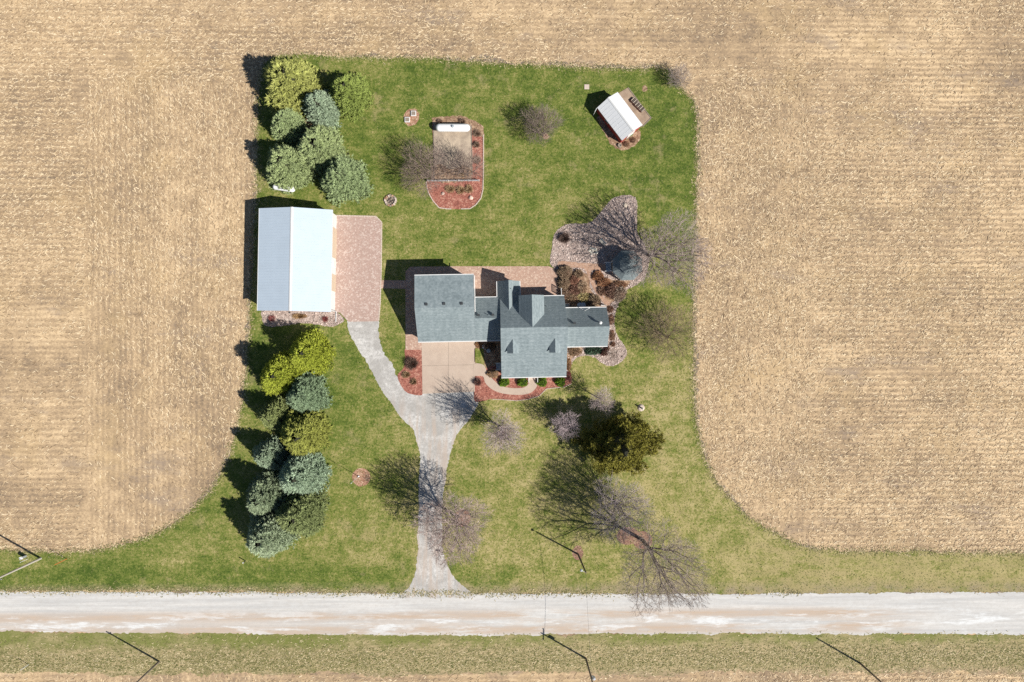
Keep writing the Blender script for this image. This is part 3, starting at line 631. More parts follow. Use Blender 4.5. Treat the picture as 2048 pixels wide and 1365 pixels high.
LIL = (.50, .41, .395); BRN = (.30, .225, .19); OLV = (.25, .19, .13); GRY = (.36, .30, .27)
bare_tree('bare_tree', 'bare pale tree east of the driveway with shadow reaching the parking pad', 1004, 855, (.1, -.2), 2.6, 12.4, 4.2, LIL, 1900, .2, 1.8, .016, 'vase', 3, stems=8, out=.6)
bare_tree('bare_tree', 'thin young bare tree with long trunk shadow southeast of the house', 1196, 796, (0, 0), 2.6, 7.2, 2.0, LIL, 650, .10, 2.2, .014, 'round', 4)
bare_tree('bare_tree', 'small round bare tree whose pale branches fan over the big pine shadow', 1126, 845, (0, 0), 1.8, 7.0, 2.7, (.50, .41, .42), 800, .11, 1.6, .016, 'vase', 5, stems=7)
bare_tree('bare_tree', 'bare spreading tree overhanging the lower driveway', 915, 1033, (-.3, .4), 4.2, 13.6, 6.0, (.44, .345, .315), 3600, .27, 3.4, .018, 'round', 6, stems=5)
bare_tree('bare_tree', 'dense lilac-grey bare tree in front of the tallest tree', 1228, 1002, (-.1, .2), 2.8, 12.0, 5.4, (.44, .37, .37), 2600, .22, 2.0, .014, 'round', 8, stems=8)
bare_tree('bare_tree', 'tallest bare tree leaning over the gravel road from its red mulch ring', 1285, 1080, (.6, -.9), 7.0, 19.5, 7.2, (.38, .315, .275), 3600, .32, 4.5, .015, 'round', 9, stems=6)
bare_tree('bare_tree', 'large bare tree spreading over the gazebo toward the field', 1297, 511, (1.9, -1.0), 4.0, 15.0, 6.7, (.42, .34, .31), 3200, .30, 1.6, .017, 'round', 10, stems=7)
bare_tree('bare_tree', 'low olive-brown bare tree east of the house wing', 1335, 676, (-1.0, 1.2), 1.2, 7.2, 5.3, OLV, 2300, .17, .9, .012, 'round', 12, stems=8, side=2)
bare_tree('bare_tree', 'lone bare tree in the back lawn left of the red shed', 1086, 273, (-.6, 1.2), 1.2, 5.4, 3.4, (.27, .21, .18), 1700, .13, .8, .012, 'round', 13, stems=6)
bare_tree('bare_tree', 'brown bare tree west of the propane tank pad', 868, 360, (-1.1, .9), 1.4, 7.0, 4.7, BRN, 2200, .15, .9, .012, 'round', 14, stems=8)
bare_tree('bare_tree', 'brown bare tree on the south end of the propane tank pad', 936, 352, (0, .7), 1.4, 7.0, 3.2, BRN, 1000, .14, 1.0, .012, 'round', 15, stems=6)
bare_tree('bare_tree', 'small grey bare bush-tree at the northeast corner where lawn meets field', 1352, 170, (0, .6), .6, 3.6, 2.1, GRY, 700, .08, .3, .011, 'round', 16, stems=8)
bare_tree('bare_tree', 'tiny bare tree at the southeast corner of the east wing', 1222, 708, (0, 0), 1.2, 3.8, 1.1, (.26, .2, .16), 130, .05, 1.0, .011, 'round', 17)

def mound(name, label, px, py, rx, ry, h, col, seed, cat='shrub', group=None, n=2200, L=.22, W=.08, core=True, twiggy=False, up=.3, solid=.86):
    """rounded shrub: rx, ry in photo pixels"""
    p = P(px, py, h*.5); b = Vector((p.x, p.y, 0)); t = thing(name, label, cat, b, 0, group); k = .0879; r = np.random.default_rng(seed)
    X, Y = rx*k, ry*k
    d = r.normal(0, 1, (n, 3)); d[:, 2] = np.abs(d[:, 2]); d /= np.linalg.norm(d, axis=1)[:, None]
    az = np.arctan2(d[:, 1], d[:, 0]); w = 1+.08*np.sin(3*az+seed)+.06*np.sin(7*az+2*seed)
    C = d*np.array([X, Y, h])*(r.uniform(solid*.75, solid, n)*w)[:, None]
    if twiggy:
        D = C.copy(); D[:, 2] += .3*h; C = C*.35; Ls = np.linalg.norm(D, axis=1)*r.uniform(.4, .75, n); D = D+r.normal(0, .15, (n, 3))
        V, Fq = spikes(C, D, Ls, r.uniform(.6, 1.2, n)*W, r)
    else: V, Fq = spikes(C, d+r.normal(0, .6, (n, 3))+np.array([0, 0, up]), r.uniform(.6, 1.2, n)*L, r.uniform(.7, 1.3, n)*W, r)
    o = mesh_np('foliage' if not twiggy else 'stems', V, Fq, M['leaf'], t); o.color = (*col, 1)
    if core:
        q = MB(); q.lathe([(X*.75, .0), (X*.8, h*.3), (X*.62, h*.62), (X*.25, h*.78)], 12); q.v = [(v[0], v[1]*Y/X, v[2]) for v in q.v]; q.build('dark_core', 'core' if col[1] > col[0]*1.2 else 'core2', t, True)
    return t
g = 'clipped boxwoods along the front porch'
for i, (px, w) in enumerate(((1008, 'westmost, by the side porch'), (1045, 'just west of the front steps'), (1084, 'just east of the front steps'), (1121, 'eastmost, at the house corner'))):
    mound('boxwood', 'round clipped green boxwood in red mulch, '+w, px, 764, 10.8, 10.8, 1.15, (.16, .27, .02), 40+i, 'bush', g, 3200, .14, .07, solid=.97)
RST = (.33, .17, .08); TAN = (.42, .29, .165); DRD = (.15, .06, .05); DBR = (.18, .115, .085)
mound('shrub', 'dark twiggy shrub in the red mulch beside the parking pad', 823, 728, 21, 20, 1.7, (.20, .13, .10), 51, n=2400, W=.03, twiggy=True, core=False)
mound('ornamental_grass', 'tan dry grass clump below the dark shrub in the drive bed', 812, 750, 14, 11, .8, TAN, 52, 'plant', n=700, W=.06, twiggy=True, core=False)
mound('ornamental_grass', 'dry brown clump at the south end of the drive bed', 827, 764, 12, 11, .7, (.34, .22, .13), 53, 'plant', n=600, W=.06, twiggy=True, core=False)
mound('shrub', 'dark red twiggy shrub where the front walk meets the parking pad', 955, 765, 14, 13, 1.3, (.22, .13, .11), 54, n=900, W=.035, twiggy=True, core=False)
mound('shrub', 'rusty dormant shrub beside the front walk west of the boxwoods', 986, 748, 14, 10, .9, (.44, .28, .15), 55, n=1600, L=.2)
mound('shrub', 'small rusty shrub at the garage corner in the court bed', 958, 690, 9, 7, .5, (.44, .24, .12), 56, n=900, L=.2)
mound('shrub', 'dark shaded shrub against the garage in the court bed', 981, 694, 12, 9, .9, (.16, .11, .07), 57, n=1200)
mound('shrub', 'tan dormant shrub beside the east wing front wall', 1150, 704, 15, 10, .8, (.35, .235, .14), 58, n=2000)
mound('juniper', 'spreading blue-green juniper at the front of the east wing', 1186, 701, 19, 10.5, 1.0, (.10, .165, .105), 59, 'bush', n=2600, L=.28, W=.12)
mound('shrub', 'dark red shrub at the southeast corner of the east wing', 1208, 706, 7.5, 7, .8, DRD, 60, n=800)
mound('shrub', 'tiny dark red shrub closest to the east wing corner post', 1214, 697, 6, 5, .6, DRD, 61, n=500)
mound('shrub', 'red barberry at the southeast corner of the front porch', 1136, 751, 6, 8, .8, (.35, .10, .10), 62, n=800)
mound('shrub', 'narrow rusty grass strip along the east wall of the front rooms', 1138, 730, 5, 15, .5, (.40, .22, .10), 63, n=900)
for i, (x, y, a, b, l) in enumerate(((1221, 619, 7, 7, 'northmost'), (1223, 640, 6, 12, 'middle, longest'), (1225, 672, 6, 13, 'southern'), (1226, 689, 5, 5, 'southmost, tiny'))):
    mound('shrub', 'brown perennial clump at the east end of the wing, '+l, x, y, a, b, .5, (.28, .15, .10), 64+i, n=700, group='clumps along the east wall')
for i, (x, y, rx, ry, h, c, l) in enumerate((
        (1129, 476, 17, 15, 1.5, DBR, 'dark brown shrub at the west edge of the rock bed'),
        (1130, 545, 14, 13, 1.4, (.33, .22, .13), 'large round brown shrub at the patio corner by the brick path'),
        (1128, 567, 12, 11, 1.2, (.33, .22, .13), 'round brown shrub second from the brick path along the patio edge'),
        (1129, 588, 11, 10, 1.0, (.30, .19, .12), 'brown shrub beside the white lattice panel'),
        (1148, 561, 9, 8, .8, (.36, .18, .11), 'reddish clump just south of the brick path'),
        (1157, 548, 9, 7, .7, (.34, .22, .13), 'small tan clump touching the brick path'),
        (1150, 580, 11, 9, .8, (.27, .14, .09), 'dark rusty clump in the middle of the garden'),
        (1164, 575, 10, 12, .8, (.45, .30, .18), 'pale tan grasses left of the curving path'),
        (1168, 596, 12, 9, .7, (.52, .40, .18), 'yellowish grass clump north of the outdoor units'),
        (1188, 601, 12, 11, 1.1, (.28, .19, .11), 'olive-brown shrub at the path bend'),
        (1146, 598, 10, 8, .6, (.40, .26, .15), 'tan clump above the air conditioner'),
        (1196, 552, 10, 9, .8, (.36, .17, .08), 'orange-brown shrub west of the gazebo steps'),
        (1208, 565, 12, 8, .9, (.40, .20, .10), 'rusty shrub below the gazebo railing'),
        (1224, 582, 12, 14, 1.3, (.22, .12, .08), 'dark brown shrub right of the curving path'),
        (1238, 587, 15, 14, 1.2, (.36, .26, .18), 'broad pale brown shrub nearest the lawn'),
        (1205, 582, 9, 8, .6, (.33, .19, .12), 'low brown clump between path and dark shrub'),
        (1240, 570, 12, 6, .6, (.38, .21, .12), 'low rusty clump along the gazebo south side'))):
    mound('shrub', l, x, y, rx*1.12, ry*1.12, h, (c[0]*1.1, c[1]*1.2, c[2]*1.35), 80+i, n=int(110*rx+700), group='dormant shrubs in the garden behind the house', **(dict(L=.34, W=.07, solid=.95) if i else dict(twiggy=True, core=False, W=.03)))
for i, (x, y, r_, l) in enumerate(((954, 266, 11, 'north end'), (953, 289, 9, 'second from the north'), (954, 320, 11, 'southern'), (880, 243, 7, 'behind the tank west end'), (925, 243, 9, 'behind the tank east end'))):
    mound('shrub', 'twiggy dormant shrub in the red tank bed, '+l, x, y, r_*1.2, r_*1.2, .9, (.34, .235, .17), 110+i, n=1200, W=.03, twiggy=True, core=False, group='shrubs around the propane tank')
for i, (x, y, rx, ry, l) in enumerate(((900, 378, 13, 10, 'westmost of three, beside a boulder'), (921, 380, 12, 11, 'middle of three'), (938, 378, 10, 11, 'eastmost of three'))):
    mound('ornamental_grass', 'tan dry grass clump south of the low tank fence, '+l, x, y, rx*1.2, ry*1.2, .8, (.46, .32, .19), 120+i, 'plant', n=1300, W=.05, twiggy=True, core=False, group='dry grasses in the tank bed')
mound('shrub', 'low rusty shrub on the pad south end under the tree', 925, 350, 9, 5, .6, (.44, .30, .16), 124, n=700)
mound('shrub', 'red-twigged shrub at the west end of the barn bed', 543, 637, 13, 11, .9, (.36, .13, .12), 125, n=500, W=.035, twiggy=True, core=False)
mound('shrub', 'red-twigged shrub at the east end of the barn bed', 650, 639, 11, 10, .9, (.33, .10, .09), 126, n=500, W=.035, twiggy=True, core=False)
mound('ornamental_grass', 'long tan grass clump between the red shrubs south of the barn', 598, 633, 22, 8, .8, (.42, .27, .14), 127, 'plant', n=1200, W=.06, twiggy=True, core=False)
for i, (x, y, l) in enumerate(((1252, 288, 'left'), (1266, 280, 'right'))):
    mound('shrub', 'small brown shrub at the red shed gable, '+('nearer the stump' if l == 'left' else 'farther from the stump'), x, y, 7, 6, .5, (.28, .15, .09), 130+i, n=400)

# ------------------------------------------------------------------ house
AH = math.radians(1.1); HO = P(1001, 655, 0)
house = thing('house', 'grey shingled white farmhouse with many gables and attached garage', 'house', HO, AH)
def roof(name, polys, parent, mats=('shingle', 'white'), th=.16):
    b = MB()
    for p in polys: b.extrude(p, (0, 0, -th), 0, 1)
    return b.build(name, mats, parent)
def profile_wall(u0, u1, prof, parent, axis='u', mat='siding'):
    """wall block: prof = outline in (other axis, z), swept along axis"""
    b = MB()
    if axis == 'u': b.extrude([(u0, p[0], p[1]) for p in prof], (u1-u0, 0, 0))
    else: b.extrude([(p[0], u0, p[1]) for p in prof], (0, u1-u0, 0))
    return b.build('wall', mat, parent)
profile_wall(-13.85, -4.62, [(-1.95, 0), (8.4, 0), (8.4, 6.0), (3.25, 6.75), (-1.95, 2.95)], house)
profile_wall(-4.61, .29, [(-1.94, 0), (4.75, 0), (4.75, 3.05), (1.45, 5.45), (-1.94, 2.95)], house)
profile_wall(.3, 10.85, [(-8.3, 0), (4.76, 0), (4.76, 3.3), (-.3, 7.15), (-8.3, 2.75)], house)
profile_wall(10.86, 17.95, [(-3.3, 0), (2.7, 0), (2.7, 3.0), (-.35, 5.95), (-3.3, 3.45)], house)
profile_wall(4.77, 7.5, [(-.12, 0), (3.08, 0), (3.08, 3.2), (1.49, 4.85), (-.12, 3.2)], house, 'v')
profile_wall(0, 4.78, [(3.45, 3), (7.02, 3), (7.02, 5.75), (5.27, 7.15), (3.45, 5.75)], house, 'v')
gz = lambda v: 2.9+(7.0-2.9)/5.55*(v+2.3)
roof('roof', [[(-14.15, -2.3, 2.9), (-4.3, -2.3, 2.9), (-4.3, 3.25, 7), (-14.15, 3.25, 7)], [(-14.15, 3.25, 7), (-4.3, 3.25, 7), (-4.3, 8.72, 6.2), (-14.15, 8.72, 6.2)]], house)
roof('roof', [[(-4.297, -2.3, 2.9), (0, -2.3, 2.9), (0, 1.45, gz(1.45)), (-4.297, 1.45, gz(1.45))], [(-4.297, 1.45, gz(1.45)), (.02, 1.45, gz(1.45)), (.02, 5.08, 3.12), (-4.297, 5.08, 3.12)]], house)
mz = lambda v: 7.4-.759*(v+.3)
roof('roof', [[(0, -8.7, 2.8), (11.15, -8.7, 2.8), (11.15, -.3, 7.4), (0, -.3, 7.4)]], house)
roof('roof', [[(-.0, -.3, 7.4), (11.15, -.3, 7.4), (11.0, 5.1, 3.3), (-.0, 5.1, 3.3)]], house, ('shingle', 'shingle'))
roof('roof', [[(1.5, 2.4, 5.1), (1.5, 7.8, 5.1), (-.45, 7.8, 3.1), (-.45, 5.0, 3.1)], [(1.5, 2.4, 5.1), (3.43, 5.0, 3.1), (3.43, 7.8, 3.1), (1.5, 7.8, 5.1)]], house)
roof('roof', [[(5.27, -.28, 7.42), (5.27, 5.13, 7.42), (3.14, 5.13, 5.7), (3.14, 1.85, 5.7)], [(5.27, -.28, 7.42), (7.37, 1.85, 5.7), (7.37, 5.13, 5.7), (5.27, 5.13, 7.42)]], house)
roof('roof', [[(11.16, -3.62, 3.4), (18.27, -3.62, 3.4), (18.27, -.35, 6.2), (11.16, -.35, 6.2)], [(11.16, -.35, 6.2), (18.27, -.35, 6.2), (18.27, 3.0, 3.0), (11.16, 3.0, 3.0)]], house)
# dormers
for u in (2.0, 9.05):
    d = roof('dormer', [[(u, -4.55, 6.42), (u, -2.0, 6.42), (u-.97, -3.3, 5.7), (u-.97, -4.55, 5.7)], [(u, -4.55, 6.42), (u+.97, -4.55, 5.7), (u+.97, -3.3, 5.7), (u, -2.0, 6.42)]], house, th=.1)
    MB().extrude([(u-.75, -4.3, 4.9), (u+.75, -4.3, 4.9), (u+.75, -4.3, 5.72), (u, -4.3, 6.25), (u-.75, -4.3, 5.72)], (0, 1.3, 0)).build('wall', 'siding', d)
    w = MB().box((u, -4.33, 5.45), (.8, .06, .8)).build('window', 'white', d); MB().box((u, -4.37, 5.45), (.66, .03, .66)).build('pane', 'glass', w)
def window(u, v, z, w, h, ax='u', parent=house):
    s_ = (w, .08, h) if ax == 'u' else (.08, w, h); s2 = (w-.16, .12, h-.16) if ax == 'u' else (.12, w-.16, h-.16)
    f = MB().box((u, v, z), s_).build('window', 'white', parent); b = MB()
    b.box((u, v, z), s2); b.build('pane', 'glass', f)
for u in (2.2, 4.1, 7.6, 9.4): window(u, -8.31, 1.6, 1.1, 1.5)
for u in (12.4, 14.5, 16.6): window(u, -3.31, 1.7, 1.1, 1.4)
for u in (-12.2, -9.3, -6.4): window(u, 8.41, 4.4, 1.0, 1.2)
for u in (-12, -7): window(u, 8.41, 1.5, 1.2, 1.2)
window(5.2, 4.79, 5.2, 1.0, 1.2); window(8.9, 4.77, 1.5, 1.6, 1.3); window(1.5, 7.51, 1.5, 1.6, 1.5); window(4.6, 4.78, 1.5, 1.2, 1.4)
window(14, 2.71, 1.6, 1.0, 1.2); window(-13.86, 3, 5.0, 1.0, 1.2, 'v'); window(-13.86, 1, 1.5, 1.2, 1.2, 'v'); window(17.96, -1.5, 1.6, 1.0, 1.4, 'v'); window(17.96, 1.2, 1.6, 1.0, 1.4, 'v'); window(.29, -4.5, 1.6, 1.0, 1.4, 'v'); window(10.86, -5.9, 1.6, 1.2, 1.4, 'v')
for u in (-12.2, -9.3, -6.4):
    d = MB().box((u, -1.97, 1.15), (2.5, .08, 2.3)).build('garage_door', 'white', house); b = MB()
    for k in range(3): b.box((u, -1.99, .55+.57*k), (2.3, .07, .03))
    b.build('panel_line', 'grey', d)
d = MB().box((5.6, -8.32, 1.1), (1.0, .1, 2.1)).build('door', 'red', house); MB().box((5.95, -8.39, 1.05), (.06, .06, .14)).build('handle', 'galv', d)
d = MB().box((-2.2, 4.77, 1.1), (1.8, .1, 2.1)).build('door', 'white', house); MB().box((-2.2, 4.83, 1.15), (1.5, .04, 1.7)).build('pane', 'glass', d)
def gut(a, b): MB().box((Vector(a)+Vector(b))/2, (abs(b[0]-a[0])+.02, abs(b[1]-a[1])+.13, .12)).build('gutter', 'white', house)
gut((-14.15, -2.37, 2.83), (-.02, -2.37, 2.83)); gut((-14.15, 8.79, 6.12), (-4.3, 8.79, 6.12)); gut((-4.2, 5.15, 3.03), (-.5, 5.15, 3.03)); gut((0, -8.77, 2.72), (11.15, -8.77, 2.72))
gut((7.4, 5.17, 3.2), (11.0, 5.17, 3.2)); gut((11.2, 3.07, 2.93), (18.27, 3.07, 2.93)); gut((11.2, -3.69, 3.32), (18.27, -3.69, 3.32)); gut((3.5, 5.17, 3.2), (7.3, 5.17, 3.2))
for u in (-.51, 3.49): MB().box((u, 6.45, 3.03), (.12, 2.7, .12)).build('gutter', 'white', house)
MB().box((-4.22, 5.6, 5.0), (.1, 6.2, .14), mat=Matrix.Rotation(0, 3, 'X')).build('trim', 'white', house).hide_render = False
def hl(px, py, h):
    q = P(px, py, h)-HO; return (q.x*math.cos(AH)+q.y*math.sin(AH), -q.x*math.sin(AH)+q.y*math.cos(AH))
for px, py in ((852.5, 609), (887.8, 608), (923, 607.5)):
    u, v = hl(px, py, 6.9); MB().box((u, v, 6.92), (.45, .42, .24)).build('roof_vent', 'dark', house)
for px, py in ((957, 630.5), (986, 630)):
    u, v = hl(px, py, 5.5); MB().box((u, v, 5.62), (.42, .36, .3)).build('roof_vent', 'dark', house)
u, v = hl(1149, 646.5, 5.8); MB().box((u, v, 5.95), (.42, .36, .3)).build('roof_vent', 'dark', house)
u, v = hl(1201, 646, 6.1); MB().tube((u, v, 5.4), (u, v, 6.2), .12, .12, 10).lathe([(.12, 0), (.26, .05), (.26, .22), (.1, .34)], 12, (u, v, 6.1)).build('turbine_vent', 'white', house)
for px, py, z in ((977.5, 631, 5.3), (1094.3, 612.5, 5.1), (1023, 578, 4.6)):
    u, v = hl(px, py, z+.6); MB().tube((u, v, z-.6), (u, v, z+.55), .05, .05, 8).build('vent_pipe', 'grey', house)
u, v = hl(1169, 622, 3.6); b = MB(); b.tube((u, v, 3.2), (u, v, 4.1), .03); b.tube((u, v, 4.1), (u+.75, v+.4, 4.0), .025); b.tube((u, v, 3.9), (u-.7, v+.45, 3.7), .025); b.box((u+.75, v+.42, 4.05), (.2, .14, .14)); b.build('antenna', 'white', house)
# porch rails, steps
def rail(name, a, b, parent, hgt=.95, mat='white', n=5, post=.1):
    a = Vector(a); b = Vector(b); m = MB(); m.tube(a+Vector((0, 0, hgt)), b+Vector((0, 0, hgt)), .06, .06, 4); m.tube(a+Vector((0, 0, .15)), b+Vector((0, 0, .15)), .03, .03, 4)
    for i in range(n):
        p = a+(b-a)*i/(n-1); w = post if i in (0, n-1) else .035; m.box(p+Vector((0, 0, hgt/2)), (w, w, hgt))
    return m.build(name, mat, parent)
rail('railing', (4.75, -9.7, 0), (4.75, -8.3, .45), house); rail('railing', (6.3, -9.7, 0), (6.3, -8.3, .45), house)
b = MB(); [b.box((5.5, -8.55-.3*k, .40-.13*k), (1.4, .31, .13)) for k in range(3)]; b.build('porch_steps', 'edging', house)
rail('railing', (-.95, -6.25, .5), (.3, -6.25, .5), house, .7); rail('railing', (-.95, -7.45, .5), (.3, -7.45, .5), house, .7)
b = MB(); b.box((-.1, -6.85, .4), (.8, 1.15, .16)); b.box((-.7, -6.85, .2), (.4, 1.15, .16)); b.build('porch_steps', 'grey', house)
for u, v, z in ((17.3, -3.75, 3.3), (11.05, -8.0, 2.7)):
    m = MB(); m.tube((u, v+.3, z), (u, v+.3, .1), .05, .05, 6); m.tube((u, v+.3, .12), (u+(.9 if u < 12 else 0), v-(.4 if u > 12 else 0), .08), .05, .05, 6); m.build('downspout', 'white', house)

# things around the house
def hw(u, v, z=0): return Vector((HO.x+u*math.cos(AH)-v*math.sin(AH), HO.y+u*math.sin(AH)+v*math.cos(AH), z))
p = P(1134, 612, .8); t = thing('air_conditioner', 'square outdoor air conditioner with dark round fan behind the east wing', 'air conditioner', (p.x, p.y, 0), AH)
MB().box((0, 0, .42), (.85, .85, .75)).box((0, 0, .05), (1.0, 1.0, .1)).build('cabinet', 'edging', t); MB().lathe([(.36, .8), (.36, .83)], 18).build('grille', 'dark', t)
f = MB(); [f.box((0, 0, .845), (.6, .09, .02), a) for a in (0, 1.05, 2.1)]; f.build('fan', 'grey', t)
p = P(1163, 611, .9); t = thing('utility_cabinet', 'light blue-grey rounded cabinet tucked under the rear eave of the east wing', 'cabinet', (p.x, p.y-.1, 0), AH)
b = MB(); b.extrude([(-.72, -.45, .95), (.72, -.45, .95), (.72, .35, .95), (.5, .55, .95), (-.5, .55, .95), (-.72, .35, .95)], (0, 0, -.9)); b.build('case', 'grey', t); MB().box((0, 0, .97), (1.25, .75, .04)).build('lid', 'grey', t)
p = P(1122, 585, .9); t = thing('lattice_panel', 'white upright lattice panel at the east corner of the patio', 'fence panel', (p.x, p.y, 0), math.pi/2+AH)
b = MB(); b.box((0, 0, 1.75), (1.25, .07, .08)); b.box((0, 0, .15), (1.25, .06, .08)); b.build('rail', 'white', t)
for x in (-.6, .6): MB().box((x, 0, .9), (.1, .1, 1.8)).build('post', 'white', t)
b = MB(); [b.box((-.5+.1*k, 0, .95), (.03, .03, 1.5)) for k in range(11)]; b.build('lattice', 'white', t)
p = P(1207, 611, .8); t = thing('lattice_panel', 'short white picket gate behind the northeast corner of the wing', 'gate', (p.x, p.y, 0), AH)
b = MB(); b.box((0, 0, .95), (.9, .07, .08)); b.box((0, 0, .2), (.9, .07, .08)); b.build('rail', 'white', t)
for x in (-.42, .42): MB().box((x, 0, .55), (.1, .1, 1.1)).build('post', 'white', t)
b = MB(); [b.box((-.32+.13*k, 0, .55), (.06, .03, .9)) for k in range(6)]; b.build('pickets', 'white', t)

# ------------------------------------------------------------------ barn
BO = P(515, 622, 0); AB = math.radians(-1.0); barn = thing('barn', 'large metal barn with white ribbed roof beside the pink paver forecourt', 'barn', BO, AB)
u0, u1, um, v0, v1, ze, zr = 1.5, 13.78, 7.47, -.15, 17.1, 4.3, 6.0
profile_wall(v0+.25, v1-.25, [(u0+.3, 0), (u1-.3, 0), (u1-.3, ze-.1), (um, zr-.22), (u0+.3, ze-.1)], barn, 'v', 'barnwall')
def ribbed(parent, a0, a1, am, b0, b1, ze, zr, sp, mat, w=.05, hgt=.03, swap=None):
    b = MB()
    b.extrude([(a0, b0, ze), (am, b0, zr), (am, b1, zr), (a0, b1, ze)], (0, 0, -.1), 0, 1); b.extrude([(am, b0, zr), (a1, b0, ze), (a1, b1, ze), (am, b1, zr)], (0, 0, -.1), 0, 1)
    k = int((b1-b0)/sp)
    for i in range(1, k):
        y = b0+(b1-b0)*i/k
        for x in (a0, a1):
            s_ = math.copysign(1, am-x)
            vs = [(x, y-w/2, ze+.002), (x, y+w/2, ze+.002), (am-s_*.2, y+w/2, zr-(zr-ze)*.2/abs(am-x)+.002), (am-s_*.2, y-w/2, zr-(zr-ze)*.2/abs(am-x)+.002)]
            b.extrude([(q[0], q[1], q[2]+hgt) for q in vs], (0, 0, -hgt), 0)
    o = b.build('roof', [mat, 'white'], parent)
    c = MB(); s0 = (zr-ze)/(am-a0)
    c.extrude([(am-.22, b0-.02, zr-.22*s0+.05), (am, b0-.02, zr+.05), (am, b1+.02, zr+.05), (am-.22, b1+.02, zr-.22*s0+.05)], (0, 0, -.03)); c.extrude([(am, b0-.02, zr+.05), (am+.22, b0-.02, zr-.22*s0+.05), (am+.22, b1+.02, zr-.22*s0+.05), (am, b1+.02, zr+.05)], (0, 0, -.03))
    c.build('ridge_cap', 'white', o); return o
ribbed(barn, u0, u1, um, v0, v1, ze, zr, .46, 'metalroof', .05, .009)
for x, s_ in ((u0, -1), (u1, 1)): MB().box((x+s_*.035, (v0+v1)/2, ze-.06), (.07, v1-v0, .14)).build('gutter', 'white', barn)
for v, w, h, mt in ((11.9, 5.2, 3.5, 'tan'), (5.0, 2.9, 3.3, 'tan'), (8.3, 1.0, 2.1, 'white')):
    d = MB().box((u1-.27, v, h/2), (.1, w, h)).build('door', mt, barn); b = MB()
    [b.box((u1-.21, v, h*k/5), (.03, w*.97, .04)) for k in range(1, 5)]; b.build('panel_line', 'edging', d)
window(7.5, v0+.24, 1.8, 1.1, 1.0, 'u', barn); window(4.0, v0+.24, 1.8, 1.1, 1.0, 'u', barn); window(7.5, v1-.24, 1.8, 1.1, 1.0, 'u', barn)
b = MB(); b.tube((u1-.05, v0+.3, ze-.1), (u1-.05, v0+.3, .25), .06, .06, 6); b.tube((u1-.05, v0+.3, .25), (u1-.1, v0-1.55, .12), .07, .07, 6); b.build('downspout', 'white', barn)
p = P(583, 620, 2.6); t = thing('barn_light', 'small dark wall light on the south gable of the barn', 'lamp', P(583, 622, 3.0), AB)
MB().tube((0, .35, 2.2-1.0), (0, -.35, 2.35-1.0), .03, .03, 6).build('arm', 'dark', t); MB().lathe([(.04, 0), (.16, -.14)], 10, (0, -.35, 1.4)).build('lamp_shade', 'dark', t)

# ------------------------------------------------------------------ red shed
cx, cy = 20.77, 39.42; AS = math.atan2(-.795, .606); Ls, Ws = 7.15, 4.5
shed = thing('shed', 'small red shed with white metal roof set at an angle in the back lawn', 'shed', (cx, cy, 0), AS+math.pi/2)
# local: x across (towards northeast is +x), y along
ribbed(shed, -Ws/2, Ws/2, 0, -Ls/2, Ls/2, 2.2, 3.4, .6, 'metalroof2', .05, .018)
profile_wall(-Ls/2+.12, Ls/2-.12, [(-Ws/2+.15, 0), (Ws/2-.15, 0), (Ws/2-.15, 2.15), (0, 3.22), (-Ws/2+.15, 2.15)], shed, 'v', 'red')
for sg in (-1, 1):
    d = MB().box((0, sg*(Ls/2-.1), 1.0), (1.6, .08, 2.0)).build('door', 'white' if sg < 0 else 'red', shed)
    MB().box((.6, sg*(Ls/2-.03), 1.0), (.06, .06, .2)).build('handle', 'galv', d)
for sg in (-1, 1): window(sg*(Ws/2-.14), .8, 1.3, .8, .7, 'v', shed)
t = thing('downspout', 'short white downspout elbow at the west corner of the red shed', 'downspout', P(1193, 219, 2.0), 0)
t.location.z = 0; MB().tube((.05, .2, 2.05), (-.25, -.35, 1.95), .05, .05, 6).tube((-.25, -.35, 1.95), (-.3, -.4, .1), .05, .05, 6).build('pipe', 'white', t)
wp = P(1274.5, 209.5, .3); aw = math.atan2(-21.5, 20.0)
t = thing('woodpile', 'row of split logs stacked on the pad beside the red shed', 'firewood', (wp.x, wp.y, 0), aw)
for i in range(11):
    for k in range(2):
        x = -1.35+.27*i+(.13 if k else 0); l = MB(); r_ = random.uniform(.11, .15); yy = random.uniform(-.06, .06)
        l.tube((x, -.42+yy, .2+.24*k), (x+random.uniform(-.05, .05), .42+yy, .2+.24*k), r_, r_*.92, 8, mi=0, cap=False)
        o = len(l.v); l.add(l.v[:8], [tuple(range(7, -1, -1))], 1); l.add(l.v[8:16], [tuple(range(8))], 1)
        if (i+k) % 2: l.box((x, yy, .2+.24*k+r_*.9), (.1, .8, .06), mi=1)
        l.build('log', ['log', 'logend'], t)
p = P(1239.5, 291, .3); t = thing('stump', 'round grey tree stump in the dirt at the corner of the red shed', 'stump', (p.x, p.y, 0)); MB().lathe([(.42, 0), (.36, .12), (.34, .38)], 14).build('trunk', 'wood', t); MB().lathe([(.12, .385), (.12, .40)], 10, (.12, -.02, 0)).build('rot_hole', 'dark', t)
p = P(1173.5, 174.5, 0); tag(MB().box((p.x, p.y, .06), (.85, .85, .1)).build('stone_slab', 'edging'), 'single square tan slab lying in the lawn west of the shed', 'slab')

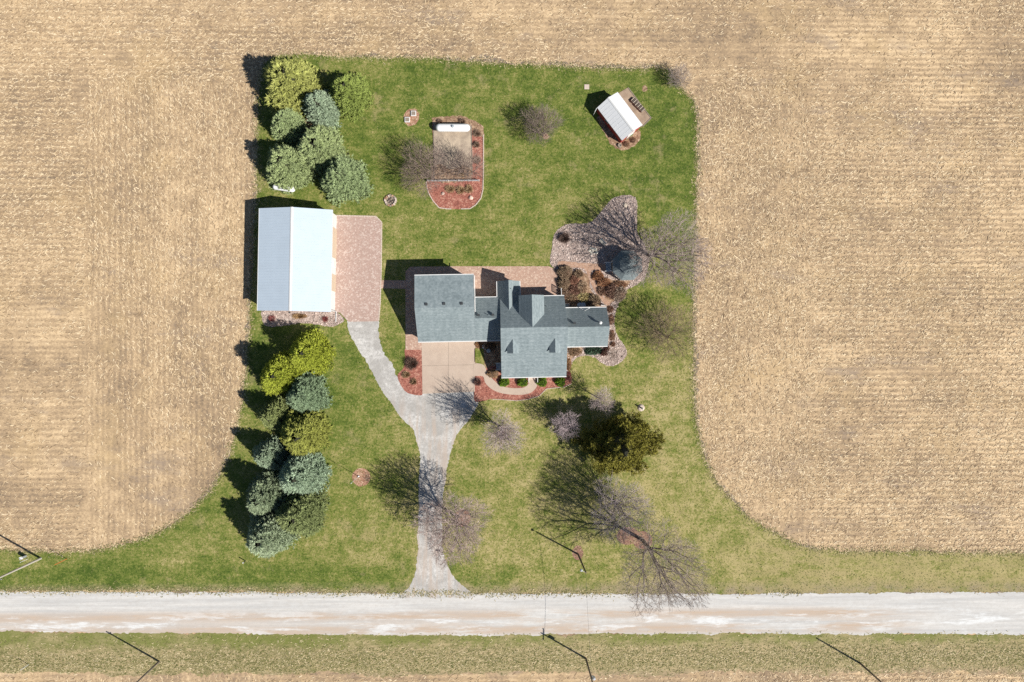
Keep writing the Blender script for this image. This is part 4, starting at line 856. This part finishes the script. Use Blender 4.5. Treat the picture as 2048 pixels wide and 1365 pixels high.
# ------------------------------------------------------------------ gazebo
gc = P(1255, 531, 2.6); gaz = thing('gazebo', 'octagonal grey-roofed gazebo with white rails beside the rock bed', 'gazebo', (gc.x, gc.y, 0), AH)
def octa(r, z): return [(r*math.cos(math.pi/8+i*math.pi/4), r*math.sin(math.pi/8+i*math.pi/4), z) for i in range(8)]
def octroof(r0, z0, r1, z1, name, th=.08):
    a, c = octa(r0, z0), octa(r1, z1); b = MB()
    for i in range(8): j = (i+1) % 8; b.extrude([a[i], a[j], c[j], c[i]], (0, 0, -th), 0, 1)
    return b.build(name, ['shingle_dark', 'white'], gaz)
octroof(2.75, 2.5, 1.25, 3.45, 'roof'); octroof(1.6, 3.75, .05, 4.7, 'cupola_roof')
b = MB(); q = octa(1.3, 3.3); b.extrude(q, (0, 0, .45)); b.build('cupola', 'white', gaz)
MB().lathe([(.05, 4.7), (.1, 4.8), (.02, 5.1)], 8).build('finial', 'white', gaz)
b = MB(); b.extrude(octa(2.6, .35), (0, 0, -.33)); b.build('floor', 'wood', gaz)
q = octa(2.5, .35)
for i in range(8): MB().box((q[i][0], q[i][1], 1.45), (.13, .13, 2.2)).build('post', 'white', gaz)
for i in range(8):
    if i != 3: rail('railing', q[i], q[(i+1) % 8], gaz, .9, n=9, post=.06)
for y in (-.75, .75):
    rail('stair_rail', (-3.6, y, .0), (-2.45, y, .35), gaz, .85, n=4)
b = MB(); [b.box((-2.6-.3*k, 0, .27-.1*k), (.31, 1.4, .1)) for k in range(3)]; b.build('steps', 'grey', gaz)
p = P(1204.5, 485.5, .45); t = thing('bench', 'pale slatted bench at the northwest side of the gazebo', 'bench', (p.x, p.y, 0), math.radians(-42))
b = MB(); [b.box((0, -.16+.11*k, .45), (1.35, .09, .05)) for k in range(4)]; b.build('seat', 'palepole', t)
MB().box((0, .28, .72), (1.35, .05, .42), mat=Matrix.Rotation(-.2, 3, 'X')).build('backrest', 'grey', t)
for x in (-.58, .58):
    for y in (-.15, .15): MB().box((x, y, .22), (.07, .07, .43)).build('leg', 'palepole', t)

def boulder(label, px, py, r_, col, seed, group=None, name='boulder', h=.6):
    rr = np.random.default_rng(seed); p = P(px, py, 0); b = MB(); prof = [(.75, 0), (1, .3*h/.6), (.8, .62*h/.6), (.35, .8*h/.6)]
    b.lathe([(a*r_, z*r_+.02) for a, z in prof], 9); b.v = [(v[0]*rr.uniform(.8, 1.2), v[1]*rr.uniform(.8, 1.2), v[2]*rr.uniform(.9, 1.1)) for v in b.v]
    o = b.build(name, 'rockstone'); o.location = (p.x, p.y, .02); o.rotation_euler = (0, 0, seed); o.color = (*col, 1); return tag(o, label, 'rock', group)
boulder('solitary pale boulder near the tip of the rock bed north of the gazebo', 1250, 411, .42, (.48, .40, .32), 1)
boulder('dark stone in the rock bed between the dark shrub and the bench', 1167, 479, .22, (.20, .17, .16), 2)
for i in range(9):
    a = i*2.4; r_ = 1.0+2.6*math.sqrt(i)
    boulder('cream limestone chunk in the pile west of the gazebo, '+('at its centre', 'just left of centre', 'just right of the centre stone', 'north of the centre stone', 'on the east rim', 'on the southwest rim', 'on the north rim', 'on the southeast rim', 'farthest west')[i], 1185+r_*math.cos(a), 503+r_*math.sin(a)*.9, .17+.06*(i % 3), (.60, .56, .47), 10+i, 'pale rocks piled west of the gazebo')
boulder('grey-brown boulder with dark side in the tank bed mulch', 886, 388, .3, (.42, .32, .27), 31)
boulder('larger pale boulder on the right side of the tank bed mulch', 942, 396, .38, (.55, .40, .33), 32)
for i, (x, y, l) in enumerate(((964, 684, 'northmost, beside the garage gutter'), (965, 691.5, 'middle one'), (966.3, 695.5, 'larger southern one'), (970.5, 698.5, 'smallest one, half in shade'))):
    boulder('white rounded stone in the court bed, '+l, x, y, .17+.02*(i == 2)-.05*(i == 3), (.68, .62, .56), 33+i, 'white stones in the court bed')
p = P(977, 702, 0); o = MB().lathe([(.1, .0), (.12, .5), (.34, .55), (.36, .62)], 14).build('bird_bath', 'grey'); o.location = (p.x, p.y, .05); tag(o, 'small blue-grey bird bath in the shaded court bed', 'bird bath')

# ------------------------------------------------------------------ propane tanks
def tank(label, px, py, L, r_, z, rz, dome=True):
    p = P(px, py, z); t = thing('propane_tank', label, 'tank', (p.x, p.y, 0), rz); n = 20; b = MB(); prof = []
    for k in range(7): a = math.pi/2*k/6; prof.append((r_*math.sin(a)+.001, -L/2+r_*(1-math.cos(a))))
    prof += [(q[0], -q[1]) for q in reversed(prof)]
    b.lathe(prof, n); b.v = [(v[2], v[0], v[1]+z) for v in b.v]; b.build('vessel', 'tank', t, True)
    for x in (-L*.28, L*.28):
        for s_ in (-1, 1): MB().box((x, s_*r_*.55, (z-r_*.6)/2), (.12, .12, z-r_*.6)).build('leg', 'grey', t)
        MB().box((x, 0, z-r_*.88), (.14, r_*1.3, .12)).build('cradle', 'grey', t)
    if dome: d = MB().lathe([(.24, 0), (.24, .16), (.17, .24), (.05, .27)], 14, (0, .02, z+r_-.04)).build('dome', 'grey', t, False); MB().box((.1, .02, z+r_+.2), (.2, .05, .04)).build('handle', 'dark', d)
    return t
tank('long white propane tank at the head of the concrete pad', 905.8, 256, 6.0, .68, 1.2, 0)
tank('shorter white tank half hidden under a spruce north of the barn', 568, 376.5, 3.9, .52, .95, math.radians(-8))
def edging(name, pts, label, w=.16, h=.12, mat='edging'):
    b = MB(); W = [P(x, y, 0) for x, y in pts]
    for a, c in zip(W[:-1], W[1:]):
        d = c-a; n = max(1, int(d.length/.42))
        for i in range(n):
            m = a+d*(i+.5)/n; b.box((m.x, m.y, h/2+.02), (d.length/n-.03, w, h), math.atan2(d.y, d.x)+random.uniform(-.04, .04))
    return tag(b.build(name, mat), label, 'edging')
edging('bed_edging', [(853, 363), (854, 376), (858, 388), (866, 402), (878, 416), (895, 418.5), (903, 418.5)], 'pale curved block edging on the west side of the tank bed')
edging('bed_edging', [(922, 418.5), (940, 418), (952, 410), (962, 397), (966, 380), (967, 340), (967, 270)], 'pale block edging on the east side of the tank bed')
edging('pad_border', [(867, 252), (868.5, 362)], 'dark timber border on the west side of the tank pad', .14, .14, 'wood'); edging('pad_border', [(943, 252), (944.5, 350)], 'dark timber border on the east side of the tank pad', .14, .14, 'wood')
edging('bed_edging', [(1143, 768), (1129, 774.5), (1093, 778), (1079, 792), (1057, 799), (1033, 802), (1009, 800), (985, 799)], 'thin tan edging along the curved front bed', .1, .1)
edging('shed_border', [(1256, 176), (1302, 237)], 'weathered timber edge along the northeast side of the shed pad', .14, .14, 'wood'); edging('shed_border', [(1302, 237), (1285, 254)], 'weathered timber edge on the short side of the shed pad', .14, .14, 'wood')
edging('apron_edging', [(668, 431.5), (752, 433.5), (763.5, 445), (762.5, 540), (760.5, 605), (757.5, 642)], 'pale paver border around the pink forecourt', .2, .08)
a = P(856, 362, .5); c = P(958, 361.5, .5); t = thing('low_fence', 'low pale picket fence across the south end of the tank pad', 'fence', (a.x, a.y, 0), math.atan2(c.y-a.y, c.x-a.x)); L = (c-a).length
b = MB(); b.box((L/2, 0, .78), (L, .08, .07)); b.box((L/2, 0, .3), (L, .06, .07)); b.build('rail', 'galv', t)
b = MB(); [b.box((.15*k, .05, .45), (.08, .03, .75)) for k in range(1, int(L/.15))]; b.build('pickets', 'galv', t)
for k in range(6): MB().box((L*k/5, 0, .48), (.14, .14, .96)).build('post', 'white', t)
for i, (x, y, l) in enumerate(((814.5, 239.5, 'southwest one of the pair'), (827, 227, 'northeast one of the pair'))):
    p = P(x, y, .3); t = thing('riser_lid', 'square grey lid with white rim in the dirt patch, '+l, 'utility lid', (p.x, p.y, 0), 0, 'septic riser lids')
    MB().box((0, 0, .16), (.88, .88, .3)).build('rim', 'white', t); MB().box((0, 0, .325), (.66, .66, .03)).build('lid', 'wood', t)
# fire pit
p = P(781.5, 402, 0); t = thing('fire_pit', 'round stone fire pit with charred logs in the back lawn', 'fire pit', (p.x, p.y, 0))
for i in range(16):
    a = i*math.pi/8+random.uniform(-.05, .05); r_ = .92+random.uniform(-.06, .06); MB().box((r_*math.cos(a), r_*math.sin(a), .16), (.3, .34*random.uniform(.8, 1.1), .28), a).build('stone', random.choice(['edging', 'edging', 'oldmulch', 'wood']), t)
MB().lathe([(.8, .0), (.8, .05)], 16).build('ash_bed', 'wood', t)
for a, o in ((.5, -.15), (.7, .2), (2.2, 0)): MB().tube((-.5*math.cos(a)-o, -.5*math.sin(a)+o, .12), (.5*math.cos(a)-o, .5*math.sin(a)+o, .2), .08, .07, 7).build('log', 'log', t)
# well head
p = P(1282, 816, 0); t = thing('well_cap', 'white stone well ring with a green hand pump in the east lawn', 'well', (p.x, p.y, 0))
MB().lathe([(.62, .0), (.62, .1), (.42, .3), (.36, .32)], 18).build('ring', 'edging', t, False); MB().lathe([(.12, .3), (.14, 1.0), (.10, 1.15), (.02, 1.25)], 10).build('pump', 'green', t); MB().tube((0, 0, 1.0), (.1, -.5, 1.15), .03, .03, 6).build('handle', 'green', t)
# flagpole
p = P(717, 953, 0); t = thing('flagpole', 'slender white flagpole standing in a round mulch ring', 'flagpole', (p.x, p.y, 0)); MB().tube((0, 0, 0), (0, 0, 5.9), .045, .025, 8).build('pole', 'white', t); MB().lathe([(.01, 5.88), (.08, 5.96), (.01, 6.05)], 10).build('finial', 'white', t); MB().lathe([(.2, .02), (.16, .14), (.05, .2)], 12).build('base', 'galv', t)
# mailbox
p = P(886.5, 1107, 0); t = thing('mailbox', 'white mailbox on a post beside the driveway under the spreading tree', 'mailbox', (p.x, p.y, 0), .1)
MB().box((0, 0, .5), (.11, .11, 1.0)).build('post', 'white', t); b = MB(); b.extrude([(-.27, -.12, 1.0), (-.27, .12, 1.0), (-.27, .12, 1.15), (-.27, .07, 1.24), (-.27, -.07, 1.24), (-.27, -.12, 1.15)], (.54, 0, 0)); b.build('box', 'white', t); MB().box((.0, .14, 1.2), (.04, .02, .22)).build('flag', 'red', t)
p = P(491, 1122, 0); t = thing('marker_post', 'short dark post with a small white cap in the lawn below the southern spruces', 'post', (p.x, p.y, 0)); MB().tube((0, 0, 0), (0, 0, 1.1), .08, .08, 8).build('post', 'dark', t); MB().lathe([(.1, 1.1), (.1, 1.2)], 10).build('cap', 'white', t)

# ------------------------------------------------------------------ poles
def arm_pole(label, px, py, h, r_, mat='pole', arm=None, xf=False, lean=(0, 0)):
    p = P(px, py, 0); t = thing('utility_pole', label, 'utility pole', (p.x, p.y, 0)); MB().tube((0, 0, -.1), (lean[0], lean[1], h), r_*1.15, r_*.75, 10).build('pole', mat, t)
    if arm is not None: 
        b = MB(); b.box((lean[0], lean[1], h-.45), (2.0, .1, .12), arm); b.build('crossarm', 'pole', t)
        for k in (-.9, -.3, .9): MB().lathe([(.05, 0), (.06, .12), (.02, .16)], 8, (lean[0]+k*math.cos(arm), lean[1]+k*math.sin(arm), h-.39)).build('insulator', 'galv', t)
    if xf: MB().lathe([(.24, 0), (.26, .1), (.26, .75), (.14, .85)], 12, (.42, 0, h-1.9)).build('transformer', 'galv', t); MB().box((.2, 0, h-1.4), (.3, .08, .3)).build('bracket', 'dark', t)
    return t
yl = arm_pole('yard light pole in a small red mulch oval near the road', 1156, 1108.5, 8.3, .15, lean=(.35, -.5)); 
MB().tube((.35, -.5, 8.1), (-.35, -.15, 8.45), .03, .03, 6).build('lamp_arm', 'galv', yl); MB().lathe([(.07, 0), (.24, -.14), (.2, -.3)], 10, (-.4, -.1, 8.5)).build('lamp', 'galv', yl)
arm_pole('sunlit-pale leaning-looking utility pole at the western edge above the road', 81.8, 1117, 11.0, .17, 'palepole', 0.0)  # pale colour stands in for the sunlight on this pole
p2 = arm_pole('bare dark utility pole in the southern verge west of the drive entrance', 318.6, 1323, 9.9, .15)
MB().box((-.1, .1, 9.2), (.5, .1, .12), .5).build('crossarm', 'pole', p2)
arm_pole('dark utility pole with crossarm and transformer opposite the yard light', 1171.8, 1317, 8.6, .15, arm=math.pi/2, xf=True)
arm_pole('dark utility pole in the southern verge toward the eastern end of the road', 1719, 1326, 8.4, .15)
a = P(1156, 1108.5, 0)+Vector((.35, -.5, 8.1)); c = P(1171.8, 1317, 0)+Vector((0, 0, 8.0)); b = MB(); pts = []
for k in range(17): s_ = k/16; q = a.lerp(c, s_); q.z -= 4*.7*s_*(1-s_); pts.append(q)
for i in range(16): b.tube(pts[i], pts[i+1], .018, .018, 4, cap=False)
tag(b.build('overhead_wire', 'dark'), 'single overhead wire crossing the road from the yard light to the transformer pole', 'wire')
p = P(56, 1118, 0); t = thing('marker_post', 'white marker post standing beside the roadside pedestal', 'post', (p.x, p.y, 0)); MB().box((0, 0, .95), (.1, .05, 1.9)).build('post', 'white', t); MB().box((0, 0, 1.92), (.12, .07, .05)).build('cap', 'white', t)
p = P(51, 1113, 0); t = thing('utility_pedestal', 'pale metal utility pedestal beside the western utility pole', 'pedestal', (p.x, p.y, 0), .4); MB().box((0, 0, .55), (.5, .4, 1.1)).build('case', 'galv', t); MB().box((0, 0, 1.13), (.56, .46, .06)).build('lid', 'white', t); MB().tube((.3, .1, 0), (.3, .1, 1.5), .03).build('stake', 'galv', t)
p = P(134, 1118, 0); t = thing('marker_post', 'tall thin orange marker pole near the western utility pole', 'post', (p.x, p.y, 0)); MB().tube((0, 0, 0), (0, 0, 3.2), .05, .05, 6).build('post', 'orange', t); MB().lathe([(.02, 3.2), (.05, 3.24), (.01, 3.3)], 8).build('cap', 'orange', t)
p = P(58, 1329, 0); t = thing('marker_post', 'white marker post in the southern verge near the western edge', 'post', (p.x, p.y, 0)); MB().box((0, 0, 1.0), (.1, .06, 2.0)).build('post', 'white', t); MB().box((0, 0, 2.02), (.12, .08, .05)).build('cap', 'white', t)
